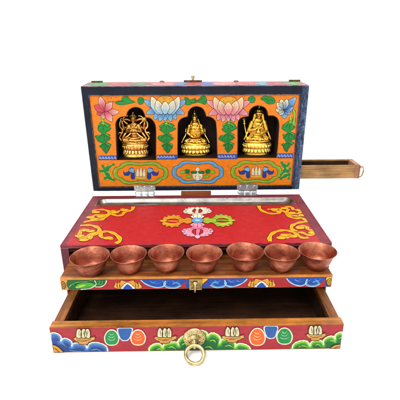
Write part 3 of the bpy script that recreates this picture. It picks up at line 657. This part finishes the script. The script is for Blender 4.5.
def comma(x, y, s_, q, c=(24, 62, 160)):
    a.fill([(x, y - 2.6 * s_), (x + q * 2.6 * s_, y - 2.4 * s_), (x + q * 3.4 * s_, y - .4 * s_), (x + q * 6 * s_, y + .6 * s_), (x + q * 7 * s_, y - .6 * s_), (x + q * 6.4 * s_, y + 2.3 * s_), (x + q * 3.4 * s_, y + 2.6 * s_), (x + q * 1.8 * s_, y + .6 * s_), (x + q * 1.6 * s_, y + 4.6 * s_), (x - q * .6 * s_, y + 5 * s_), (x - q * .9 * s_, y + 1 * s_)], c, 6, out=(16, 24, 80), ow=.0014)
    a.fill([(x - q * .3 * s_, y - 2.3 * s_), (x + q * 2.3 * s_, y - 2.2 * s_), (x + q * 3.1 * s_, y - .6 * s_), (x + q * 1.6 * s_, y + .3 * s_), (x - q * .4 * s_, y + .6 * s_)], (120, 184, 226), 8, out=(16, 24, 80), ow=.0012)
cart(140.6, 173.0, 27.6, 11.2, (142, 176, 40), (176, 206, 84)); cart(197.8, 172.2, 25.8, 11.4, (88, 160, 214), (140, 196, 234)); cart(256.2, 171.8, 25.6, 11.2, (142, 176, 40), (176, 206, 84))
for cx, cy in ((141.0, 173), (256.2, 171.8)):
    a.fill([(cx - 6, cy + 4), (cx - 3, cy + 2.6), (cx + 3, cy + 2.6), (cx + 6, cy + 3.6), (cx + 4, cy + 6), (cx - 4, cy + 6)], (230, 176, 60), 6, out=(90, 50, 20), ow=.0014)
    for dx, hh in ((-3.2, 6.4), (0, 7.6), (3.2, 6.2)):
        a.fill([(cx + dx - 1.5, cy + 3), (cx + dx - 1.5, cy - hh * .25), (cx + dx + .3, cy - hh * .8), (cx + dx + 1.5, cy), (cx + dx + 1.2, cy + 3)], (240, 224, 178), 8, out=(80, 50, 30), ow=.0014)
    comma(cx + 7.6, cy - 1.3, 1.42, 1); comma(cx - 7.6, cy - 1.3, 1.42, -1)
cx, cy = 197.6, 172.4
a.fill([(cx - 5, cy + 1), (cx - 4, cy + 6), (cx, cy + 8), (cx + 4, cy + 6), (cx + 5, cy + 1), (cx, cy - 1)], (238, 226, 190), 6, out=(70, 50, 40), ow=.0014)
a.fill([(cx - 2.2, cy - 3.6), (cx, cy - 5.6), (cx + 2.2, cy - 3.6), (cx + 1.4, cy - 1.4), (cx - 1.4, cy - 1.4)], (232, 222, 200), 8, out=(60, 60, 60), ow=.0014)
for q in (-1, 1):
    a.fill([(cx + q * 1, cy - .6), (cx + q * 6, cy - 1.4), (cx + q * 6.4, cy + .8), (cx + q * 1.6, cy + 1)], (18, 120, 50), 9, out=(10, 50, 20), ow=.0012)
    a.stroke([(cx + q * 1, cy + 3), (cx + q * 2.6, cy + 4.4), (cx + q * 1.4, cy + 6.6)], .0014, (90, 60, 40), 9)
    a.fill([(cx + q * 8, cy - 2.4), (cx + q * 12, cy - 3), (cx + q * 12.6, cy - .2), (cx + q * 9, cy + 1.2)], (16, 118, 50), 6, out=(8, 50, 20), ow=.0014)
    a.fill([(cx + q * 12.6, cy - 2.2), (cx + q * 17.6, cy - 1), (cx + q * 16, cy + 1.4), (cx + q * 12.4, cy + .8)], (140, 190, 50), 6, out=(40, 80, 20), ow=.0014)
    a.fill([(cx + q * 7, cy + 2.4), (cx + q * 12, cy + 3), (cx + q * 10, cy + 5.6), (cx + q * 6.4, cy + 5.4)], (120, 180, 46), 6, out=(40, 80, 20), ow=.0014)
# green scrolls in the lower corners
for S_ in ([A for A in (cr(85, 135, 6.667, (118, 206), (132, 224), (160, 214), (190, 196)), cr(85, 135, 6.667, (104, 240), (132, 238), (152, 232), (162, 212)), cr(85, 135, 6.667, (128, 238), (140, 256), (158, 262), (146, 280), (134, 286)), cr(85, 135, 6.667, (134, 288), (160, 284), (176, 296), (192, 298)))] + [A for A in (cr(245, 135, 6.667, (246, 184), (256, 200), (280, 206), (292, 190)), cr(245, 135, 6.667, (258, 204), (268, 226), (256, 248), (240, 262)), cr(245, 135, 6.667, (262, 236), (286, 240), (300, 224)), cr(245, 135, 6.667, (240, 290), (258, 278), (278, 268), (296, 262), (290, 290)))]):
    a.stroke(S_, .0195, (190, 214, 90), 2, taper=True); a.stroke(S_, .0155, (12, 142, 54), 4, taper=True)
    a.dot(S_[0], .0066, (12, 142, 54), 6); a.dot(S_[-1], .0058, (12, 142, 54), 7)
a.build('painted_panel', lid, 'orange panel of lotuses and leaves cut with three trefoil arches')

# niche linings
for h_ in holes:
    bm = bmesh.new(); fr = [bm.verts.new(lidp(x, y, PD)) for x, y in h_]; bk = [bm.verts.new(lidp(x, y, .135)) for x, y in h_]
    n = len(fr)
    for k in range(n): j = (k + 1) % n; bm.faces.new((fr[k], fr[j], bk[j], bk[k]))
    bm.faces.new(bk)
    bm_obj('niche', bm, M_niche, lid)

# painted top edge of the lid
a = Art(lidp(0, HL + .0006, 0), Vector((1, 0, 0)), Vector((0, TC, -TS)), Vector((0, TS, TC)))
a.poly([[(-.494, .004), (.494, .004), (.494, LTH - .006), (-.494, LTH - .006)]], (206, 120, 120), px=False)
rn = random.Random(5)
for x, w, c in ((-.44, .05, (90, 160, 90)), (-.34, .06, (206, 96, 100)), (-.26, .05, (110, 150, 110)), (-.15, .06, (214, 130, 130)), (-.06, .05, (90, 140, 200)), (.0, .05, (190, 60, 76)), (.06, .05, (70, 120, 196)), (.13, .06, (222, 150, 150)), (.22, .06, (206, 110, 116)), (.31, .05, (120, 170, 190)), (.38, .05, (190, 90, 96)), (.45, .04, (100, 170, 100))):
    P = []
    for i in range(10):
        an = 2 * PI * i / 10; r = 1 + rn.uniform(-.25, .25); P.append((min(.49, max(-.49, x + w * math.cos(an) * r)), .078 + .06 * math.sin(an) * r))
    a.fill(P, c, 2, px=False, out=(150, 70, 80), ow=.002)
    a.stroke([(x - w * .5, .05), (x, .09), (x + w * .5, .06)], .008, [min(255, k_ + 50) for k_ in c], 5, px=False, taper=True)
a.build('painted_edge', lid)
# small brass fittings along the top
def fit(u, w, d, h): bm = bmesh.new(); lidbox(bm, u - w / 2, u + w / 2, HL + .0012, HL + .0012 + h, d - .006, d + .006); return bm
for u, w, d, h in ((-.462, .052, .150, .006), (.468, .052, .150, .007)): bm_obj('hook_plate', fit(u, w, d, h), M_darkbrass, lid, bevel=.001)
for u in (-.158, .192):
    bm = bmesh.new(); ell(bm, lidp(u, HL + .001, .152), (.012, .008, .006)); bm_obj('stud', bm, M_darkbrass, lid, smooth=True)
bm = fit(-.012, .085, .150, .007); clasp = bm_obj('clasp', bm, M_darkbrass, lid, bevel=.001)
bm = bmesh.new(); cap(bm, lidp(-.012, HL + .008, .150), lidp(-.012, HL + .024, .150), .0055, .004); torus(bm, Matrix.Translation(lidp(-.012, HL + .022, .150)) @ Matrix.Rotation(PI / 2, 4, 'X'), .006, .0022, 20, 8); bm_obj('clasp_knob', bm, M_brass, clasp, smooth=True)

# hinges
for u0, u1 in ((-.3015, -.199), (.196, .2975)):
    bm = bmesh.new(); w = u1 - u0
    lidbox(bm, u0, u1, .0035, .031, -.0046, -.0012)
    box(bm, u0 + .009, u1 - .004, .4852, .5072, HB + .0016, HB + .0042)
    for k in range(3):
        s0 = u0 + .006 + k * (w - .010) / 3; cap(bm, (s0 + .004, .5125, HB + .0098), (s0 + (w - .010) / 3 - .006, .5125, HB + .0098), .0072, .0072, 16)
    box(bm, u0 + .008, u1 - .006, .5118, .5150, HB + .008, LZ + .006)
    hg = bm_obj('hinge', bm, M_nickel, box_t, bevel=.0007)
    for p in (.17, .5, .83):
        bm = bmesh.new(); ell(bm, lidp(u0 + w * p, .0185, -.0048), (.0062, .0026, .0062)); bm_obj('screw', bm, M_nickel, hg, smooth=True)

# side drawer
z0 = .3735; z1 = .4387; ya, yb_ = .5478, .661
bm = bmesh.new(); XR = .796; t = .012
box(bm, .47, XR - t, ya, ya + t, z0, z1); box(bm, .47, XR - t, yb_ - t, yb_, z0, z1); box(bm, .47, XR - t, ya + t, yb_ - t, z0, z0 + .01)
sd = bm_obj('side_drawer', bm, M_pale, box_t, bevel=.0012)
bm = bmesh.new(); box(bm, XR - t - .010, XR, ya - .0005, yb_ + .0005, z0 - .0005, z1 + .001)
bm_obj('end_board', bm, M_palex, sd, bevel=.002)
bm = bmesh.new(); box(bm, XR + .0002, XR + .003, ya + .001, yb_ - .001, z0 + .001, z1 - .002); bm_obj('painted_end', bm, M_rim, sd, bevel=.001)
for q in ((ya + t + .0002, ya + t + .002, z0 + .012, z1 - .006), (yb_ - t - .002, yb_ - t - .0002, z0 + .012, z1 - .006), (ya + t + .0022, yb_ - t - .0022, z0 + .0102, z0 + .012)):
    bm = bmesh.new(); box(bm, .50, XR - t - .0105, *q); bm_obj('lining', bm, M_dark, sd)
bm = bmesh.new(); yc = ya + .036; zc = (z0 + z1) / 2 + .012
lathe(bm, [(0, .006), (.006, .006), (.012, .003), (.013, 0)], 24, Matrix.Translation((XR + .003, yc, zc)) @ Matrix.Rotation(PI / 2, 4, 'Y')); cap(bm, (XR + .004, yc, zc), (XR + .022, yc, zc), .0034, .0045)
rp = bm_obj('ring_pull', bm, M_brass, sd, smooth=True)
bm = bmesh.new(); Mt = Matrix.Translation((XR + .021, yc, zc - .023)) @ Matrix.Rotation(math.radians(36), 4, 'Z') @ Matrix.Rotation(PI / 2, 4, 'X'); torus(bm, Mt, .0265, .0036, 40, 12)
bm_obj('ring', bm, M_brass, rp, smooth=True)

# =================================================================== CUPS
def cup_mesh(seed):
    rnd = random.Random(seed); bm = bmesh.new(); p1, p2 = rnd.uniform(0, 6), rnd.uniform(0, 6)
    prof = [(0, .0030), (.020, .0030), (.0270, .0008), (.0305, 0), (.0330, .0010), (.0338, .0035), (.0350, .0064), (.0402, .0120), (.0455, .0215), (.0496, .0320), (.0525, .0430), (.0562, .0535), (.0612, .0622), (.0640, .0655),
            (.0647, .0668), (.0640, .0680), (.0624, .0672), (.0592, .0630), (.0545, .0540), (.0500, .0430), (.0462, .0310), (.0422, .0205), (.0382, .0132), (.0360, .0108), (.0330, .0100), (.0160, .0098), (0, .0098)]
    lathe(bm, prof, 72, None, wob=lambda a_, z: .012 * math.sin(2 * a_ + p1) * z / .067 + .006 * math.sin(5 * a_ + p2) * z / .067)
    for v in bm.verts: v.co.z += .0011 * math.sin(2 * math.atan2(v.co.y, v.co.x) + p2) * (v.co.z / .07)
    bmesh.ops.recalc_face_normals(bm, faces=bm.faces[:]); me = bpy.data.meshes.new('offering_cup'); bm.to_mesh(me); bm.free()
    me.materials.append(M_copper)
    for p in me.polygons: p.use_smooth = True
    return me
cups = [(-.3684, -.0900, 1.06), (-.2367, -.0778, 1.0), (-.1067, -.0710, .985), (.0262, -.0766, .99), (.1704, -.0680, 1.03), (.2979, -.0780, .97), (.4255, -.0690, 1.02)]
lab = ['copper offering cup at the far left end of the wooden tray', 'copper offering cup second from the left end of the tray', 'copper offering cup third from the left, left of the brass latch',
       'copper offering cup in the middle of the row, right behind the brass latch', 'copper offering cup just right of the middle one, pushed furthest back', 'copper offering cup second from the right end of the tray', 'copper offering cup at the far right end, above the yellow painted corner']
for i, (x, y, s_) in enumerate(cups):
    o = bpy.data.objects.new('offering_cup', cup_mesh(i)); C.objects.link(o); o.location = (x, y, TZ + .0006); o.rotation_euler = (0, 0, i * 1.3); o.scale = (s_, s_, 1)
    o['label'] = lab[i]; o['category'] = 'cup'; o['group'] = 'copper offering cups in a row on the tray'

# =================================================================== STATUES (drawn in small units: 1 = U_)
U_ = .000845; GROW = .8
def remeshed(name, bm, voxel, parent, grow=0.0, mat=None):
    bmesh.ops.recalc_face_normals(bm, faces=bm.faces[:])
    me = bpy.data.meshes.new(name); bm.to_mesh(me); bm.free(); me.transform(Matrix.Scale(U_, 4))
    o = bpy.data.objects.new(name, me); C.objects.link(o)
    m = o.modifiers.new('r', 'REMESH'); m.mode = 'VOXEL'; m.voxel_size = voxel * U_
    s_ = o.modifiers.new('s', 'SMOOTH'); s_.iterations = 2; s_.factor = .5
    if grow: dsp = o.modifiers.new('d', 'DISPLACE'); dsp.mid_level = 0; dsp.strength = grow * U_
    dg = bpy.context.evaluated_depsgraph_get(); me2 = bpy.data.meshes.new_from_object(o.evaluated_get(dg)); o.modifiers.clear()
    old = o.data; o.data = me2; bpy.data.meshes.remove(old); me2.name = name
    me2.materials.clear(); me2.materials.append(mat or M_gold)
    for p in me2.polygons: p.use_smooth = True
    o.parent = parent; return o
def pedestal(parent, hw, dep, h, foot=1.0, bands=2, mat=None):
    bm = bmesh.new(); q = dep / hw
    pr = [(0, 0), (hw * foot, 0), (hw * foot, h * .10), (hw * foot * .96, h * .22), (hw * .86, h * .3), (hw * .84, h * .5), (hw * .9, h * .72), (hw * .93, h * .86), (hw * .86, h), (0, h)]
    lathe(bm, pr, 56)
    n = 22
    for k in range(n):
        an = 2 * PI * k / n
        for zz, rr, sz, up in ((h * .68, .90, .135, 1), (h * .40, .88, .12, -1)):
            if bands == 1 and up < 0: continue
            M = Matrix.Translation((hw * rr * math.cos(an), hw * rr * math.sin(an), zz)) @ Matrix.Rotation(an, 4, 'Z') @ Matrix.Rotation(.45 * up, 4, 'Y')
            bmesh.ops.create_uvsphere(bm, u_segments=10, v_segments=8, radius=1, matrix=M @ Matrix.Diagonal((hw * .075, hw * sz, h * .2, 1)))
        an2 = 2 * PI * (k + .5) / n; ell(bm, (hw * .9 * math.cos(an2), hw * .9 * math.sin(an2), h * .92), (hw * .035,) * 3, u=8, v=6); ell(bm, (hw * foot * .95 * math.cos(an2), hw * foot * .95 * math.sin(an2), h * .24), (hw * .035,) * 3, u=8, v=6)
    for v in bm.verts: v.co.y *= q
    bmesh.ops.recalc_face_normals(bm, faces=bm.faces[:]); me = bpy.data.meshes.new('pedestal'); bm.to_mesh(me); bm.free(); me.transform(Matrix.Scale(U_, 4))
    return link('pedestal', me, mat or M_gold, parent, True)
def face(bm, c, r, dy=0):
    x, y, z = c
    ell(bm, c, (r * .86, r * .92, r * 1.12)); ell(bm, (x, y - r * .92, z - r * .05), (r * .16, r * .24, r * .3), u=10, v=8)
    for q in (-1, 1):
        ell(bm, (x + q * r * .36, y - r * .78, z + r * .12), (r * .2, r * .16, r * .1), u=10, v=8); ell(bm, (x + q * r * .9, y, z - r * .2), (r * .16, r * .22, r * .5), u=10, v=8)
        cap(bm, (x + q * r * .14, y - r * .86, z + r * .34), (x + q * r * .55, y - r * .7, z + r * .36), r * .07, r * .06, 8)
    ell(bm, (x, y - r * .84, z - r * .5), (r * .26, r * .14, r * .09), u=10, v=8); ell(bm, (x, y - r * .62, z - r * .82), (r * .34, r * .26, r * .22))
def hand(bm, wrist, d, up, s_=1.0):
    w = Vector(wrist); d = Vector(d).normalized(); up = Vector(up).normalized(); sd_ = d.cross(up)
    cap(bm, w, w + d * 7 * s_, 4.2 * s_, 4.6 * s_, 10)
    for k, L in ((-1.5, 6.5), (-.5, 8), (.5, 7.6), (1.5, 6)):
        b_ = w + d * 8.5 * s_ + sd_ * k * 2.5 * s_; m_ = b_ + d * L * .55 * s_ + up * .6; cap(bm, b_, m_, 1.7 * s_, 1.6 * s_, 8); cap(bm, m_, m_ + (d + up * .7).normalized() * L * .5 * s_, 1.6 * s_, 1.3 * s_, 8)
    b_ = w + d * 3 * s_ + sd_ * 4 * s_; cap(bm, b_, b_ + (d + sd_ * .8 + up * .4).normalized() * 6 * s_, 1.9 * s_, 1.4 * s_, 8)
def legs(bm, hw, z, dep=-16, r=17):
    for q in (-1, 1):
        cap(bm, (q * 16, 8, z + 14), (q * (hw - r), dep * .6, z + 3), r * 1.02, r * .84); cap(bm, (q * (hw - r), dep * .6, z + 2), (-q * 12, dep - 6, z - 1 + 4 * (q > 0)), r * .8, r * .52)
        ell(bm, (-q * 22, dep - 8, z + 4 + 3 * (q > 0)), (13, 7, 5.4), Matrix.Rotation(-q * .1, 4, 'Y'))
    ell(bm, (0, 0, z + 8), (36, 22, 18))
    for k in range(7):      # folds of the robe over the shins
        x = (k - 3) * hw * .23; cap(bm, (x, dep - 15, z + 4 - abs(k - 3)), (x * .8, dep - 4, z + 16 - abs(k - 3) * 1.5), 1.7, 1.3, 8)
    for q in (-1, 1): cap(bm, (q * hw * .94, dep, z - 8), (0, dep - 15, z - 10), 3.4, 3.6, 8)
def torso(bm, z0, z1, wsh, ww, lean=0):
    zs = [z0 + (z1 - z0) * k / 5 for k in range(6)]; ws = [ww * 1.15, ww, ww * 1.05, (ww + wsh) * .52, wsh * .86, wsh * .62]; ds = [.62, .6, .62, .64, .56, .48]
    for z, w, d in zip(zs, ws, ds): ell(bm, (lean * (z - z0), 0, z), (w, w * d, (z1 - z0) * .17))
    cap(bm, (lean * (z1 - z0), 0, z1), (lean * (z1 - z0), -1, z1 + 14), 7.5, 6.5)
def beads(bm, pts, r, n): 
    P = catmull(pts, False, 12); L = [0]
    for p, q in zip(P, P[1:]): L.append(L[-1] + (q - p).length)
    for k in range(n):
        t = L[-1] * k / max(1, n - 1); i = max(j for j in range(len(L)) if L[j] <= t + 1e-6); i = min(i, len(P) - 2); f_ = (t - L[i]) / max(1e-6, L[i + 1] - L[i]); ell(bm, P[i].lerp(P[i + 1], f_), (r, r, r), u=8, v=6)
def tube(bm, pts, r, r2=None, n=8):
    P = catmull(pts, False, 5); r2 = r if r2 is None else r2
    for i in range(len(P) - 1): t = i / (len(P) - 1); cap(bm, P[i], P[i + 1], r + (r2 - r) * t, r + (r2 - r) * (i + 1) / (len(P) - 1), n)

def floor_pt(px, hole, dep):
    v = hole[0][1]; pt = hit(px, 158, lidp(0, 0, dep), Vector((0, -TC, TS))); return lidp(pt.x, (hole[0][1] + hole[-1][1]) / 2, dep) + Vector((0, 0, .0006))

# left: seated figure with four arms, crown and looping scarf
st = empty('deity_statue', 'gilt four-armed seated statue with looping scarves, standing in the left arch', 'statue', floor_pt(136.0, holes[0], .068), 'gilt statues in the lid arches')
pedestal(st, 76, 44, 78, 1.0, mat=M_bronze)
bm = bmesh.new(); Z = 78
legs(bm, 74, Z + 14, -12, 17); torso(bm, Z + 24, Z + 104, 31, 22)
face(bm, (0, -3, Z + 132), 15.5)
for k, (dx, h_) in enumerate(((-14, 13), (-7, 18), (0, 23), (7, 18), (14, 13))): cap(bm, (dx, -8 + abs(dx) * .4, Z + 143), (dx * 1.15, -8 + abs(dx) * .4, Z + 143 + h_), 3.6, .9, 8)
torus(bm, Matrix.Translation((0, -1, Z + 144)), 14.5, 2.6, 24, 8); ell(bm, (0, 3, Z + 154), (10, 10, 13)); ell(bm, (0, 3, Z + 168), (6, 6, 8))
for q in (-1, 1):
    cap(bm, (q * 30, 0, Z + 98), (q * 40, -7, Z + 66), 9, 7.4); cap(bm, (q * 40, -7, Z + 66), (q * 9, -24, Z + 76), 7.2, 5); hand(bm, (q * 9, -24, Z + 76), (-q * .25, -.2, 1), (0, -1, 0), .8)
    cap(bm, (q * 31, 4, Z + 98), (q * 56, 2, Z + 80), 8.6, 7); cap(bm, (q * 56, 2, Z + 80), (q * 62, -8, Z + 112), 6.8, 4.8); hand(bm, (q * 62, -8, Z + 114), (q * .1, -.1, 1), (0, -1, 0), .8)
    for p, r in (((q * 35, -2, Z + 84), 10.5), ((q * 45, 3, Z + 89), 9.6)): torus(bm, Matrix.Translation(p) @ Matrix.Rotation(q * .5, 4, 'Y'), r, 2.2, 20, 8)
    torus(bm, Matrix.Translation((q * 61, -7, Z + 104)), 6.4, 2, 18, 8); torus(bm, Matrix.Translation((q * 17, -20, Z + 73)) @ Matrix.Rotation(PI / 2, 4, 'Y'), 6.6, 1.8, 18, 8)
    tube(bm, [(q * 20, 4, Z + 128), (q * 42, 6, Z + 134), (q * 72, 2, Z + 124), (q * 78, -2, Z + 96), (q * 64, -4, Z + 74), (q * 74, -6, Z + 50), (q * 84, -4, Z + 32), (q * 74, -8, Z + 16)], 7, 5)
    tube(bm, [(q * 36, 2, Z + 108), (q * 50, 0, Z + 122), (q * 56, 0, Z + 138), (q * 44, 2, Z + 150), (q * 30, 4, Z + 152)], 5, 3.6)
    tube(bm, [(q * 70, -6, Z + 56), (q * 82, -8, Z + 62), (q * 88, -6, Z + 52)], 5, 4)
    tube(bm, [(q * 44, -4, Z + 62), (q * 56, -8, Z + 46), (q * 66, -10, Z + 28), (q * 60, -12, Z + 12)], 6, 5); ell(bm, (q * 26, 0, Z + 86), (16, 12, 22))
    tube(bm, [(q * 18, -14, Z + 58), (q * 34, -18, Z + 44), (q * 50, -18, Z + 34)], 4.5, 4)
ell(bm, (62, -10, Z + 134), (10, 6, 10)); torus(bm, Matrix.Translation((-62, -10, Z + 132)) @ Matrix.Rotation(PI / 2, 4, 'X'), 9, 2.8, 22, 8)
for k in range(8): an = k * PI / 4; ell(bm, (62 + 10 * math.cos(an), -11, Z + 134 + 10 * math.sin(an)), (4, 3, 4), u=8, v=6)
beads(bm, [(-22, -15, Z + 104), (-14, -21, Z + 84), (0, -24, Z + 72), (14, -21, Z + 84), (22, -15, Z + 104)], 2.8, 15); beads(bm, [(-14, -14, Z + 108), (0, -20, Z + 96), (14, -14, Z + 108)], 2.4, 9); beads(bm, [(-30, -18, Z + 34), (0, -26, Z + 30), (30, -18, Z + 34)], 3, 13)
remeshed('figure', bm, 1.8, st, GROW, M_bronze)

# middle: slender figure with tall topknot, hands at the chest, bare shoulders
st = empty('deity_statue', 'slender gilt statue with a tall topknot, seated cross-legged in the middle arch', 'statue', floor_pt(195.6, holes[1], .068), 'gilt statues in the lid arches'); st.scale = (1.06, 1.0, 1.03)
pedestal(st, 82, 44, 60, .80)
bm = bmesh.new(); Z = 60
legs(bm, 62, Z + 14, -12, 15); torso(bm, Z + 22, Z + 108, 32, 19)
face(bm, (-3, -3, Z + 136), 14.5)
torus(bm, Matrix.Translation((-3, -1, Z + 148)), 13, 2.4, 24, 8)
for dx, h_ in ((-11, 9), (0, 13), (11, 9)): cap(bm, (dx - 3, -11 + abs(dx) * .4, Z + 147), (dx - 3, -11 + abs(dx) * .4, Z + 147 + h_), 3.4, .9, 8)
ell(bm, (-3, 3, Z + 154), (11, 11, 10)); ell(bm, (-3, 3, Z + 166), (7.5, 7.5, 9)); cap(bm, (-3, 3, Z + 172), (-3, 3, Z + 184), 3.6, 1.2)
for q in (-1, 1):
    cap(bm, (q * 31, 0, Z + 102), (q * 42, -5, Z + 62), 9, 7); cap(bm, (q * 42, -5, Z + 62), (q * 14, -24, Z + 44 if q < 0 else Z + 66), 7, 4.8); hand(bm, (q * 14, -24, Z + 44 if q < 0 else Z + 66), (-q, -.2, .3 if q > 0 else 0), (0, -.3, 1), .85)
    torus(bm, Matrix.Translation((q * 35, -2, Z + 88)) @ Matrix.Rotation(q * .3, 4, 'Y'), 9.8, 2.2, 20, 8); torus(bm, Matrix.Translation((q * 22, -19, (Z + 50 if q < 0 else Z + 65))) @ Matrix.Rotation(PI / 2, 4, 'Y'), 6.2, 1.8, 18, 8)
    tube(bm, [(q * 16, 2, Z + 136), (q * 20, 0, Z + 122), (q * 24, 1, Z + 112)], 2.6, 2)
    tube(bm, [(q * 34, 4, Z + 104), (q * 50, 4, Z + 82), (q * 52, 0, Z + 52), (q * 62, -6, Z + 34), (q * 74, -8, Z + 10)], 3.4, 2.6)
ell(bm, (0, 2, Z + 62), (34, 18, 44)); ell(bm, (-1, -27, Z + 52), (9, 8, 7)); torus(bm, Matrix.Translation((-1, -27, Z + 57)), 7.5, 1.8, 18, 8)
beads(bm, [(-20, -13, Z + 108), (-13, -19, Z + 90), (0, -22, Z + 80), (13, -19, Z + 90), (20, -13, Z + 108)], 2.6, 14); beads(bm, [(-12, -13, Z + 110), (0, -18, Z + 100), (12, -13, Z + 110)], 2.2, 8); beads(bm, [(-26, -16, Z + 30), (0, -23, Z + 27), (26, -16, Z + 30)], 2.8, 12)
remeshed('figure', bm, 1.8, st, GROW)

# right: robed figure in a lappet hat with a staff in the crook of its arm
st = empty('deity_statue', 'robed gilt statue in a pointed lappet hat with a staff, in the right arch', 'statue', floor_pt(256.2, holes[2], .068), 'gilt statues in the lid arches'); st.scale = (1.05, 1.0, 1.08)
pedestal(st, 81, 44, 66, .86)
bm = bmesh.new(); Z = 66
legs(bm, 68, Z + 16, -12, 17); torso(bm, Z + 24, Z + 112, 36, 27)
face(bm, (2, -4, Z + 142), 16)
lathe(bm, [(21, 0), (23, 5), (20, 12), (17, 20), (12, 30), (6, 36), (0, 38)], 24, Matrix.Translation((2, -3, Z + 149)) @ Matrix.Rotation(-.12, 4, 'X')); torus(bm, Matrix.Translation((2, -4, Z + 153)), 21, 4, 24, 8)
for dx in (-9, 0, 9): ell(bm, (2 + dx, -19 + abs(dx) * .4, Z + 164), (4.5, 4, 8))
for q in (-1, 1):
    tube(bm, [(2 + q * 17, 0, Z + 156), (2 + q * 22, 0, Z + 138), (2 + q * 27, 0, Z + 116), (2 + q * 36, 0, Z + 92)], 9, 7, 10)
    cap(bm, (q * 34, 0, Z + 104), (q * 48, -5, Z + 62), 13, 12); cap(bm, (q * 48, -5, Z + 62), (q * 18, -25, Z + (54 if q > 0 else 72)), 11.5, 6.5)
    hand(bm, (q * 17, -26, Z + (54 if q > 0 else 73)), (-q * .8, -.3, .15 if q > 0 else .7), (0, -.4, 1), .95)
    tube(bm, [(q * 38, -8, Z + 96), (q * 50, -10, Z + 66), (q * 62, -12, Z + 40), (q * 72, -10, Z + 18)], 5, 4)
    for k in range(4): tube(bm, [(q * (12 + k * 8), -20 + k * 2, Z + 92 - k * 8), (q * (16 + k * 8), -22 + k * 2, Z + 64 - k * 6), (q * (20 + k * 10), -23, Z + 38 - k * 3)], 1.8, 1.5)
cap(bm, (2, -6, Z + 180), (2, -7, Z + 190), 5, 3); ell(bm, (0, 4, Z + 70), (46, 20, 52))
tube(bm, [(-58, -14, Z + 26), (-66, -12, Z + 60), (-74, -10, Z + 96)], 2.8, 2.6); ell(bm, (-75, -10, Z + 100), (7, 6, 6)); ell(bm, (-76, -10, Z + 110), (5, 5, 5.4))
for dx in (-5, 0, 5): tube(bm, [(-76, -10, Z + 112), (-76 + dx, -10, Z + 120), (-77 + dx * .6, -10, Z + 130)], 1.8, 1)
ell(bm, (0, -30, Z + 60), (11, 9, 8)); ell(bm, (0, -30, Z + 70), (5, 5, 6))
beads(bm, [(-20, -17, Z + 104), (0, -26, Z + 84), (20, -17, Z + 104)], 2.4, 12)
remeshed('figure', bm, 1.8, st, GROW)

# =================================================================== GROUND, LIGHT, CAMERA
gm = NT('white table'); gm.b.inputs['Base Color'].default_value = (.93, .93, .93, 1); gm.b.inputs['Roughness'].default_value = .9; gm.b.inputs['Specular IOR Level'].default_value = .1
bm = bmesh.new(); vs = [bm.verts.new(p) for p in ((-30, -30, 0), (30, -30, 0), (30, 60, 0), (-30, 60, 0))]; bm.faces.new(vs)
go = bm_obj('ground', bm, gm.m); go['kind'] = 'structure'; go['label'] = 'plain white surface'

# ---- to real size: the box is 25 cm wide
done = set()
for o in list(C.objects):
    o.location = o.location * SC
    if o.type == 'MESH' and o.data.name not in done: done.add(o.data.name); o.data.transform(Matrix.Scale(SC, 4))

w = bpy.data.worlds.new('World'); bpy.context.scene.world = w; w.use_nodes = True
bg = w.node_tree.nodes['Background']; bg.inputs['Color'].default_value = (1, 1, 1, 1); bg.inputs['Strength'].default_value = 1.22
def area(name, loc, tgt, size, power, col=(1, 1, 1)):
    l = bpy.data.lights.new(name, 'AREA'); l.shape = 'SQUARE'; l.size = size * SC; l.energy = power * SC * SC; l.color = col
    o = bpy.data.objects.new(name, l); C.objects.link(o); o.location = Vector(loc) * SC
    o.rotation_euler = (Vector(tgt) - Vector(loc)).to_track_quat('-Z', 'Y').to_euler(); return o
area('studio_softbox', (-.9, -1.9, 2.9), (0, .15, .3), 1.3, 80, (1, .985, .96))
area('studio_top_light', (.9, .4, 3.2), (0, .3, .3), 1.6, 40, (.97, .985, 1))

sc_ = bpy.context.scene
cam = bpy.data.cameras.new('camera'); co = bpy.data.objects.new('camera', cam); C.objects.link(co)
co.matrix_world = Matrix.Translation(CAM * SC) @ Matrix((RT, UP, -FW)).transposed().to_4x4()
cam.sensor_width = 36; cam.lens = 36 * FPX / 400; cam.shift_x = -3.235 / 400; cam.shift_y = 5.632 / 400; cam.clip_start = .01; cam.clip_end = 100
sc_.camera = co
sc_.render.engine = 'CYCLES'
sc_.view_settings.view_transform = 'Standard'; sc_.view_settings.look = 'None'; sc_.view_settings.exposure = 0; sc_.view_settings.gamma = 1
